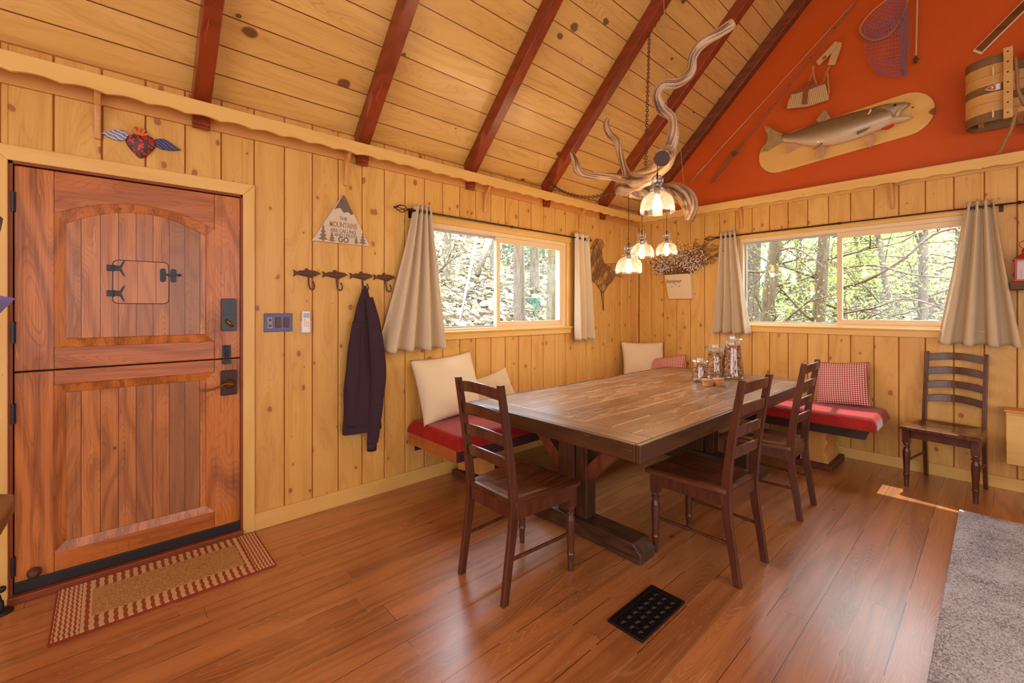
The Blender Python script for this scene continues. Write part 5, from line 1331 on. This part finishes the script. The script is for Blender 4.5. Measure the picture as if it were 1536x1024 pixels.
m = MB(); m.tube(interp([(3.235, -.30, 3.2), (3.245, -.31, 3.05), (3.25, -.31, 2.95), (3.29, -.28, 2.82), (3.34, -.2, 2.74), (3.42, -.15, 2.74), (3.6, -.12, 2.9)], 6), .010, 8, flute=.1, k=3, twist=.8); m.build('rope', RP, tg, smooth=True)
m = MB(); m.tube(interp([(3.235, -.30, 2.78), (3.22, -.28, 2.70), (3.19, -.24, 2.63), (3.17, -.2, 2.575), (3.145, -.17, 2.56)], 6), .011, 8, flute=.1, k=3, twist=.8); m.build('rope', RP, tg, smooth=True)

# right edge: rustic shelf, lantern, pine box
m = MB(); m.box(3.212, 3.80, -.16, -.001, 1.530, 1.592); o = m.build('wall_shelf', wood('bark_shelf', (110, 66, 40), (52, 30, 20), 'x', 'z', rough=.6, ring=12, contrast=1.1, bump=.8), origin='base', bevel=.008); tag(o, 'chunky dark rustic wall shelf at the right edge, under the red lantern', 'shelf')
lt = thing('lantern', 'small red metal lantern standing on the rustic shelf at the right edge', 'lantern', (3.29, -.085, 1.593))
RL = plain('red_metal', (196, 62, 30), .4, metal=.2, c2=(150, 44, 24), nscale=30)
lx0, lx1, ly0, ly1 = 3.236, 3.344, -.139, -.031
m = MB(); m.box(lx0 - .006, lx1 + .006, ly0 - .006, ly1 + .006, 1.593, 1.607); m.box(lx0 - .008, lx1 + .008, ly0 - .008, ly1 + .008, 1.75, 1.76)
for a in (lx0, lx1 - .012):
    for b in (ly0, ly1 - .012): m.box(a, a + .012, b, b + .012, 1.606, 1.751)
m.build('frame', RL, lt, bevel=.001)
m = MB(); m.box(lx0 + .004, lx1 - .004, ly0 + .004, ly1 - .004, 1.607, 1.75); m.build('panes', thin_glass('amber_glass', (240, 190, 110), .06), lt)
m = MB(); m.hexa([(lx0 - .008, ly0 - .008, 1.76), (lx1 + .008, ly0 - .008, 1.76), (lx1 + .008, ly1 + .008, 1.76), (lx0 - .008, ly1 + .008, 1.76)], [(3.27, -.105, 1.80), (3.31, -.105, 1.80), (3.31, -.065, 1.80), (3.27, -.065, 1.80)]); m.lathe([(.018, .205), (.018, .225), (.024, .23), (.01, .245)], (3.29, -.085, 1.593), 14); m.build('roof', RL, lt)
m = MB(); m.tube([(3.29 + .03 * math.cos(a), -.085, 1.868 + .03 * math.sin(a)) for a in [2*PI*i/14 for i in range(15)]], .003, 6); m.build('ring_handle', RL, lt)
m = MB(); m.lathe([(.02, 0), (.02, .08)], (3.29, -.085, 1.608), 14); m.build('candle', plain('wax', (240, 226, 196), .5), lt)
bx = thing('pine_box', 'pale pine box mounted low on the gable wall at the right edge', 'box', (3.40, -.1, .235))
m = MB(); m.box(3.192, 3.66, -.17, -.0185, .235, .625); m.build('carcass', M['trim_x'], bx, bevel=.003)
m = MB(); m.box(3.194, 3.658, -.188, -.1705, .24, .605); m.build('front_panel', M['trim_x'], bx, bevel=.003)
m = MB(); m.box(3.18, 3.67, -.195, -.0185, .6255, .640); m.build('lid', M['ledger'], bx, bevel=.003)

# ------------------------------------------------------------ floor things
# door mat
mt = thing('door_mat', 'tan and brick-red bordered runner mat in front of the door', 'door mat', (.26, -4.87, 0))
MM = NT('mat_field'); oo = MM.obj(); f_ = MM.noise(oo, 160, 3, .7); MM.col(MM.ramp(f_, [(.3, C4((150, 100, 54))), (.5, C4((196, 148, 92))), (.7, C4((222, 182, 128)))])); MM.set(rough=1, spec=.1); MM.bump(f_, 1, .006)
MS = NT('mat_border'); oo = MS.sep(MS.obj())
ax_ = MS.math('ABSOLUTE', oo[0]); ay_ = MS.math('ABSOLUTE', oo[1])
endz = MS.math('GREATER_THAN', ay_, .335)
s1 = MS.math('FRACT', MS.math('ADD', MS.math('MULTIPLY', oo[1], 31), MS.math('MULTIPLY', MS.math('SINE', MS.math('MULTIPLY', oo[0], 130)), .05)))
s2 = MS.math('FRACT', MS.math('ADD', MS.math('MULTIPLY', oo[1], 62), MS.math('MULTIPLY', MS.math('SINE', MS.math('MULTIPLY', oo[0], 160)), .12)))
ss = MS.n('Mix', data_type='FLOAT'); MS.l(endz, ss.inputs[0]); MS.l(s1, ss.inputs[2]); MS.l(s2, ss.inputs[3])
msk = MS.math('GREATER_THAN', ss.outputs[0], .45)
MS.col(MS.mix(MS.math('MULTIPLY', MS.noise(MS.obj(), 200, 2), .5), MS.mix(msk, C4((146, 62, 34)), C4((222, 186, 142))), C4((180, 120, 80)))); MS.set(rough=1, spec=.1); MS.bump(ss.outputs[0], .8, .005)
ME_ = plain('brick_binding', (150, 54, 32), .9)
x0, x1, y0, y1 = .04, .52, -5.30, -4.44; xm, ym = (x0+x1)/2, (y0+y1)/2
LOC['door_mat'] = Vector((xm, ym, 0)); mt.location = (xm, ym, 0)
m = MB(); m.box(x0, x1, y0, y1, .001, .008); m.build('binding', ME_, mt, bevel=.002)
m = MB(); m.box(x0 + .008, x1 - .008, y0 + .008, y1 - .008, .008, .013); m.build('border', MS.m, mt, bevel=.002)
m = MB(); m.box(x0 + .11, x1 - .11, y0 + .13, y1 - .13, .013, .0165); m.build('field', MM.m, mt, bevel=.002)
# area rug
RG = NT('grey_weave'); oo = RG.obj(); q = RG.sep(oo)
n1 = RG.noise(RG.vec(RG.math('MULTIPLY', q[0], .5), q[1], 0), 120, 2, .6); n2 = RG.noise(RG.vec(q[0], RG.math('MULTIPLY', q[1], .35), 0), 150, 2, .6); n3 = RG.noise(oo, 5, 5, .7)
ff_ = RG.math('ADD', RG.math('MULTIPLY', RG.math('MAXIMUM', n1, n2), .8), RG.math('MULTIPLY', n3, .35))
RG.col(RG.ramp(ff_, [(.46, C4((92, 90, 98))), (.55, C4((150, 148, 156))), (.68, C4((204, 204, 212)))])); RG.set(rough=1, spec=.1); RG.bump(ff_, 1, .004)
m = MB(); m.prism([(2.972, -5.9), (5.1, -5.9), (5.1, -.79), (2.972, -.79)], lambda u, v, k: (u, v, .001 + .011 * k)); o = m.build('area_rug', RG.m, origin='base', bevel=.003); tag(o, 'large grey-beige woven area rug filling the lower right corner', 'rug')
# floor vent
vt = thing('floor_vent', 'dark cast metal floor register with scrollwork set in the planks', 'floor vent', (2.07, -3.29, 0))
vt.rotation_euler = (0, 0, R(0))
VM = plain('vent_metal', (52, 42, 44), .35, metal=.6, c2=(36, 30, 34), nscale=50)
vx0, vx1, vy0, vy1 = 1.978, 2.155, -3.480, -3.106
m = MB(); b = .026
m.box(vx0, vx1, vy0, vy0 + b, .0005, .012); m.box(vx0, vx1, vy1 - b, vy1, .0005, .012); m.box(vx0, vx0 + b, vy0 + b, vy1 - b, .0005, .012); m.box(vx1 - b, vx1, vy0 + b, vy1 - b, .0005, .012)
m.build('frame', VM, vt, bevel=.004)
m = MB(); m.box(vx0 + .02, vx1 - .02, vy0 + .02, vy1 - .02, .0005, .003); m.build('well', plain('vent_dark', (14, 12, 14), .8), vt)
m = MB(); ci, cj = 3, 7; ux = (vx1 - vx0 - 2*b) / ci; uy = (vy1 - vy0 - 2*b) / cj
for i in range(ci):
    for j in range(cj):
        ox, oy = vx0 + b + (i + .5) * ux, vy0 + b + (j + .5) * uy
        for k in range(4):
            a0 = k * PI/2 + PI/4; pts = []
            for t in range(9):
                s = t / 8; rr_ = .005 + .017 * s; a = a0 + s * 3.2; pts.append((ox + rr_ * math.cos(a) * .95, oy + rr_ * math.sin(a), .009))
            m.tube(pts, .0027, 5)
m.build('scroll_grille', VM, vt)

# lower left: door stop, table corner, leaflet, mat-side iron foot
ds = thing('door_stop', 'small black iron door stop on the floor at the left edge', 'door stop', (.075, -5.478, 0))
m = MB(); m.lathe([(.001, 0), (.042, 0), (.042, .006), (.03, .012), (.014, .018), (.001, .02)], (.075, -5.478, .0005), 20); m.build('base', M['black'], ds, smooth=True)
m = MB(); m.tube(interp([(.075, -5.478, .015), (.075, -5.480, .05), (.078, -5.486, .085), (.085, -5.49, .105)], 4), [.013]*5 + [.009]*5 + [.012]*3, 10); m.ball((.088, -5.497, .112), .018, 10, 8); m.ball((.092, -5.472, .115), .015, 10, 8); m.build('stem', M['black'], ds, smooth=True)
ct = thing('side_table', 'rustic wooden table of which only one corner shows at the left edge', 'table', (.62, -5.62, 0))
P4 = [PZ(21, 740, .67), PZ(23, 748, .67), PZ(-60, 880, .67), PZ(-120, 880, .67), PZ(-120, 738, .67)]
m = MB(); m.prism([(p.x, p.y) for p in P4], lambda u, v, k: (u, v, .622 + .048 * k)); m.build('top', wood('rough_top', (150, 104, 64), (96, 60, 36), 'x', 'y', rough=.5, ring=10, contrast=1.1, bump=.8, streak=(196, 160, 120)), ct, bevel=.006)
cxs = sum(p.x for p in P4)/5; cys = sum(p.y for p in P4)/5
for dx, dy in ((-.05, -.05), (.04, -.06)):
    m = MB(); m.box(cxs + dx - .02, cxs + dx + .02, cys + dy - .02, cys + dy + .02, 0, .622); m.build('leg', M['trestle'], ct)
lf_ = thing('leaflet', 'purple and blue leaflet whose pointed corner pokes in at the left edge', 'leaflet', (.6, -5.48, 1.3))
lp = [PX(23, 447.5, .6), PX(0, 443, .6), PX(-60, 430, .6), PX(-60, 560, .6), PX(0, 470, .6)]
LFm = NT('leaflet_print'); oo = LFm.sep(LFm.obj()); LFm.col(LFm.ramp(LFm.math('MULTIPLY_ADD', oo[2], 9, -1.0), [(0, C4((70, 40, 96))), (.35, C4((110, 70, 150))), (.5, C4((70, 110, 190))), (1, C4((90, 150, 200)))])); LFm.set(rough=.25)
m = MB(); m.prism([(p.y, p.z) for p in lp], lambda u, v, k: (.6 + .002 * k, u, v)); m.build('card', LFm.m, lf_)
rk = thing('leaflet_rack', 'dark metal rack edge just entering at the left edge, above the leaflet', 'rack', (.6, -5.55, .67))
q = [PX(-2, 322, .6), PX(4, 327, .6), PX(0, 345, .6), PX(-40, 420, .6), PX(-60, 420, .6), PX(-60, 322, .6)]
m = MB(); m.prism([(p.y, p.z) for p in q], lambda u, v, k: (.585 + .012 * k, u, v)); m.build('back', M['bronze'], rk)
m = MB(); yy = q[4].y + .02; m.box(.585, .597, yy - .03, yy, .671, q[4].z + .05); m.build('post', M['bronze'], rk)

# ------------------------------------------------------------ outside
GN = NT('leaf_litter'); oo = GN.obj(); v1 = GN.n('TexVoronoi'); v1.inputs['Scale'].default_value = 9; GN.l(oo, v1.inputs['Vector']); nn_ = GN.noise(oo, 5, 8, .75)
GN.col(GN.ramp(GN.math('ADD', GN.math('MULTIPLY', GN.sep(v1.outputs['Color'])[0], .5), GN.math('MULTIPLY', nn_, .6)), [(.3, C4((40, 32, 22))), (.48, C4((80, 68, 50))), (.6, C4((104, 90, 70))), (.78, C4((150, 138, 116)))])); GN.set(rough=1, spec=.1); GN.bump(nn_, 1, .08)
def ground(name, fn, nu, nv):
    m = MB(); m.grid(fn, nu, nv); return tag(m.build(name, GN.m), kind='structure')
rg = random.Random(12)
import mathutils
nz = lambda x, y, s=1: mathutils.noise.noise(Vector((x * s, y * s, 0)))
def hill(x, y): return .55 + max(0, -x - 1.0) * .42 + .25 * nz(x, y, .6) + .10 * nz(x, y, 2.5) + .05 * nz(x, y, 7) + max(0, y - 1) * .0
def flat(x, y): return .2 + max(0, y - 4) * .34 + .3 * nz(x, y, .4) + .08 * nz(x, y, 2)
ground('ground', lambda u, v: (-.6 - 16 * u ** 1.5, -14 + 36 * v, hill(-.6 - 16 * u ** 1.5, -14 + 36 * v) - (.6 if u < .02 else 0)), 90, 160)
ground('ground.001', lambda u, v: (-.8 + 22 * u, .6 + 26 * v ** 1.4, flat(-.8 + 22 * u, .6 + 26 * v ** 1.4)), 80, 90)
LT = NT('fallen_leaves'); g_ = LT.n('NewGeometry'); LT.col(LT.ramp(g_.outputs['Random Per Island'], [(0, C4((58, 44, 30))), (.35, C4((112, 92, 64))), (.7, C4((148, 130, 100))), (1, C4((196, 184, 158)))])); LT.set(rough=.9)
lr = random.Random(77); m = MB()
for i in range(26000):
    x = -.75 - 6.5 * lr.random() ** 1.5; y = lr.uniform(-4.2, 7.5); z = hill(x, y) + .012; s_ = lr.uniform(.012, .045)
    u = Vector((lr.uniform(-1, 1), lr.uniform(-1, 1), lr.uniform(-.5, .5))).normalized(); v = Vector((lr.uniform(-1, 1), lr.uniform(-1, 1), lr.uniform(-.4, .4))).normalized(); c = Vector((x, y, z))
    m.add([c - u*s_, c - v*s_*.5, c + u*s_, c + v*s_*.5], [(0, 1, 2, 3)])
for i in range(16000):
    x = lr.uniform(-.5, 9); y = 1 + 11 * lr.random() ** 1.3; z = flat(x, y) + .015; s_ = lr.uniform(.015, .06)
    u = Vector((lr.uniform(-1, 1), lr.uniform(-1, 1), lr.uniform(-.5, .5))).normalized(); v = Vector((lr.uniform(-1, 1), lr.uniform(-1, 1), lr.uniform(-.4, .4))).normalized(); c = Vector((x, y, z))
    m.add([c - u*s_, c - v*s_*.5, c + u*s_, c + v*s_*.5], [(0, 1, 2, 3)])
o = m.build('fallen_leaves', LT.m); tag(o, 'tan fallen leaves and debris covering the slope outside the windows', 'leaf litter', kind='stuff')
# rocks on the slope
ROCK = plain('pale_rock', (168, 156, 134), .9, c2=(112, 98, 78), nscale=6, bump=.5)
for i in range(16):
    x, y = -rg.uniform(1.4, 4.5), rg.uniform(-1.8, 3.6); s = rg.uniform(.06, .2)
    m = MB(); m.ball((x, y, hill(x, y) + s*.2), s, 9, 7, (rg.uniform(.8, 1.4), rg.uniform(.8, 1.4), rg.uniform(.5, .8)))
    m.v = [(a + .25*s*nz(a*9, b*9), b + .25*s*nz(b*9, c*9), c + .25*s*nz(c*9, a*9)) for a, b, c in m.v]
    tag(m.build('rock', ROCK, origin='base'), 'pale angular rock lying in leaf litter on the hillside outside the left-wall window', 'rock', 'rocks on the hillside')
BARK = wood('bark', (112, 96, 78), (56, 44, 34), 'z', 'x', rough=.9, ring=30, contrast=1.2, bump=1.0)
BARK2 = wood('mossy_bark', (112, 100, 72), (58, 50, 34), 'z', 'x', rough=.9, ring=30, contrast=1.2, bump=1.0)
def leafmat(name, a, b):
    q = NT(name); g_ = q.n('NewGeometry'); q.col(q.mix(g_.outputs['Random Per Island'], C4(a), C4(b))); q.set(rough=.6)
    q.b.inputs['Transmission Weight'].default_value = 0
    tl = q.n('BsdfTranslucent'); q.l(q.mix(g_.outputs['Random Per Island'], C4(a), C4(b)), tl.inputs[0]); ad = q.n('MixShader'); ad.inputs[0].default_value = .5
    q.l(q.b.outputs[0], ad.inputs[1]); q.l(tl.outputs[0], ad.inputs[2]); q.l(ad.outputs[0], q.out.inputs['Surface']); return q.m
LY = leafmat('spring_leaves', (172, 176, 84), (126, 142, 64)); LG = leafmat('green_leaves', (84, 132, 84), (42, 92, 64)); LP = leafmat('pale_leaves', (160, 158, 100), (130, 124, 78))
def tree(label, pts, rad, leaf, nleaf, spread, seed, bark=BARK, nbr=9, cz=None, group='trees outside the windows', name='tree', brlen=1.6, lsize=.045):
    rg = random.Random(seed); base = Vector(pts[0])
    t = thing(name, label, 'tree', tuple(base), group)
    P = interp([tuple(p) for p in pts], 6); n = len(P); rr = [rad * (1.25 - .55 * i / n) * (1.5 if i == 0 else 1) for i in range(n)]
    m = MB(); m.tube(P, rr, 14, flute=.06, k=4, twist=.1); m.build('trunk', bark, t, smooth=True)
    b = MB(); tips = []
    def br(p, d, L, r, lv):
        pts = [p]; q = p.copy(); dd = d.normalized()
        for k in range(5):
            dd = (dd + Vector((rg.uniform(-.35, .35), rg.uniform(-.35, .35), rg.uniform(-.25, .3)))).normalized(); q = q + dd * (L / 5); pts.append(q.copy())
            if lv < 2 and k > 0 and rg.random() < .75: br(q, dd + Vector((rg.uniform(-1, 1), rg.uniform(-1, 1), rg.uniform(-.6, .9))), L * .6, r * .5, lv + 1)
            if lv > 0: tips.append(q.copy())
        b.tube(pts, [r * (1 - .14 * i) for i in range(6)], 5)
    for i in range(nbr):
        k = rg.randint(int(n * .15), n - 1); br(P[k], Vector((rg.uniform(-1, 1), rg.uniform(-1, 1), rg.uniform(-.2, .9))), brlen * rg.uniform(.6, 1.2), min(rad * .3, .022), 0)
    if b.v: b.build('branches', bark, t, smooth=True)
    if nleaf and tips:
        f = MB()
        for i in range(nleaf):
            c = rg.choice(tips) + Vector((rg.gauss(0, spread), rg.gauss(0, spread), rg.gauss(0, spread)))
            u = Vector((rg.uniform(-1, 1), rg.uniform(-1, 1), rg.uniform(-1, 1))).normalized(); v = u.orthogonal().normalized(); s = lsize * rg.uniform(.6, 1.4)
            f.add([c - u*s, c + v*s*.45, c + u*s, c - v*s*.45], [(0, 1, 2, 3)])
        o = f.build('foliage', leaf, t); o['kind'] = 'stuff'
    return t
def upx(px, py0, py1, x=None, y=None):     # a trunk line seen between two rows of the picture, standing at its own distance
    fn = (lambda a, b: PX(a, b, x)) if x is not None else (lambda a, b: PY(a, b, y))
    return [fn(px[0], py0), fn((px[0]+px[1])/2, (py0+py1)/2), fn(px[1], py1)]
tree('thick straight conifer trunk filling the middle of the right pane of the left-wall window', upx((780, 776), 560, 120, x=-2.2), .088, LG, 60, .1, 1, BARK, 2, name='tree', brlen=.5)
tree('second conifer trunk standing behind, right of the thick one', upx((803, 800), 520, 100, x=-4.2), .10, LG, 900, .3, 2, BARK, 8, brlen=1.5)
tree('mossy flared trunk at the right side of the left-wall window', upx((826, 834), 540, 120, x=-1.7), .075, LG, 0, .1, 3, BARK2, 0)
tree('grey trunk at the upper left of the left-wall window', upx((670, 676), 470, 100, x=-4.6), .07, LP, 500, .25, 4, BARK, 6, brlen=1.3)
tree('slender conifer standing behind the window mullion', upx((742, 728), 430, 150, x=-5.2), .07, LP, 200, .25, 14, BARK, 3)
for i, (px, x_, lab) in enumerate(((815, -7, 'bright green tree crown far behind the thick trunk'), (850, -6, 'bright green tree crown at the far right of the left-wall window'), (650, -3.0, 'leafy bush by the left curtain outside the left-wall window'))):
    tree(lab, upx((px, px), (500, 500, 440)[i], (250, 250, 380)[i], x=x_), .05, LG if i < 2 else LP, 3200 if i < 2 else 700, (.55, .55, .28)[i], 30 + i, BARK, 12, brlen=(2.2, 2.2, .8)[i], lsize=(.06, .06, .02)[i])
lg = MB(); lg.tube([PX(716, 413, -3.4), PX(728, 378, -3.6), PX(737, 345, -3.9)], [.05, .065, .08], 10); tag(lg.build('leaning_log', BARK, origin='base', smooth=True), 'short pale log leaning on the slope outside the left pane', 'log')
lg = MB(); lg.tube([PX(690, 482, -1.5), PX(704, 412, -1.6), PX(718, 340, -1.7)], .017, 10); tag(lg.build('leaning_pipe', plain('grey_pipe', (172, 176, 192), .4), origin='base', smooth=True), 'grey metal pipe leaning across the left pane of the left-wall window', 'pipe')
# neighbour's roof corner high on the slope
nb = thing('neighbour_house', 'corner of a blue-grey and orange house high on the slope outside', 'house', tuple(PX(708, 370, -9)))
p = [PX(694, 345, -9), PX(713, 370, -9), PX(716, 366, -9), PX(700, 335, -9)]
m = MB(); m.prism([(q.y, q.z) for q in [PX(690, 330, -9), PX(692, 352, -9), PX(712, 372, -9), PX(714, 330, -9)]], lambda u, v, k: (-9 - 3 * k, u, v)); m.build('gable_wall', plain('slate_blue', (112, 116, 140), .7), nb)
m = MB(); m.prism([(q.y, q.z) for q in [PX(703, 330, -8.9), PX(704, 348, -8.9), PX(713, 368, -8.9), PX(722, 330, -8.9)]], lambda u, v, k: (-8.9 - 2 * k, u, v)); m.build('orange_siding', plain('orange_siding', (196, 110, 70), .7), nb)
m = MB(); a_ = PX(800, 487, -3.2); gz = hill(-3.2, a_.y) - .05; m.box(-3.4, -3.1, a_.y - .12, a_.y + .12, gz, max(gz + .2, a_.z + .06)); tag(m.build('green_bin', plain('green_plastic', (26, 66, 46), .5), origin='base', bevel=.02), 'green plastic bin at the foot of the trees outside the left-wall window', 'bin')

# beyond the gable window
gl = [('pale trunk at the left edge of the gable window', (1122, 1140), 560, 120, 3.2, .12, 5, BARK, 600), ('dark leaning trunk right of the pale one outside the gable window', (1140, 1176), 560, 250, 2.2, .085, 6, BARK2, 300),
      ('forked mossy trunk just left of the gable window mullion', (1222, 1246), 560, 220, 2.6, .075, 7, BARK2, 500), ('slim straight trunk in the right pane of the gable window', (1384, 1386), 560, 200, 5.5, .065, 8, BARK, 900),
      ('thin distant trunk left of the gable window mullion', (1196, 1200), 540, 250, 7.0, .06, 9, BARK, 900), ('leaning thin tree crossing the right pane', (1350, 1290), 560, 180, 4.2, .04, 10, BARK, 900),
      ('distant leafy tree behind the right pane', (1440, 1445), 560, 150, 8.0, .1, 11, BARK, 1500), ('distant leafy tree behind the left pane', (1165, 1170), 540, 200, 9.0, .09, 12, BARK, 1500), ('distant leafy tree seen past the mullion', (1290, 1285), 540, 200, 9.5, .09, 13, BARK, 1500)]
for lab, px, a, b, y_, r, sd, bk, nl in gl:
    tree(lab, upx(px, a, b, y=y_), r, LY, int(nl * 5.5), .30, sd, bk, 20, brlen=1.1 if y_ < 3 else 1.8, lsize=.016 if y_ < 3 else .024 if y_ < 5 else .036)
def bigbranch(label, pts, r):
    m = MB(); P = interp([PY(a, b, y) for a, b, y in pts], 6); m.tube(P, [r * (1 - .6 * i / len(P)) for i in range(len(P))], 8, flute=.08, k=3, twist=.2)
    rg = random.Random(len(label)); 
    for i in range(4, len(P) - 2, 3):
        d = Vector((rg.uniform(-1, 1), rg.uniform(-.5, .5), rg.uniform(-1, 1))).normalized(); q = P[i]; pp = [q]
        for k in range(5): d = (d + Vector((rg.uniform(-.4, .4), rg.uniform(-.4, .4), rg.uniform(-.4, .4)))).normalized(); q = q + d * .12; pp.append(q)
        m.tube(pp, [r * .35 * (1 - .15*k) for k in range(6)], 5)
    tag(m.build('bare_branch', BARK, origin='base', smooth=True), label, 'branch', 'bare branches outside the gable window')
bigbranch('pale curved bare branch arching over the left pane of the gable window', [(1150, 400, 2.4), (1185, 392, 2.3), (1200, 388, 2.3), (1225, 390, 2.3), (1256, 396, 2.2)], .016)
bigbranch('bare branch sloping down across the upper left pane', [(1170, 376, 2.1), (1192, 372, 2.1), (1220, 388, 2.0), (1248, 412, 1.9)], .016)
bigbranch('long bare branch rising to the right through the right pane', [(1262, 432, 2.6), (1300, 420, 2.5), (1350, 392, 2.4), (1400, 352, 2.4), (1446, 340, 2.4)], .024)
bigbranch('bare branch running level across the middle of the right pane', [(1262, 402, 2.2), (1310, 398, 2.2), (1370, 412, 2.1), (1440, 418, 2.1)], .015)
bigbranch('bare branch curving up at the lower left of the gable window', [(1172, 486, 1.8), (1195, 466, 1.8), (1215, 452, 1.8), (1255, 442, 1.8)], .018)
bigbranch('bare branch low across the right pane', [(1262, 470, 2.0), (1310, 462, 2.0), (1360, 448, 2.0), (1430, 468, 2.0)], .014)
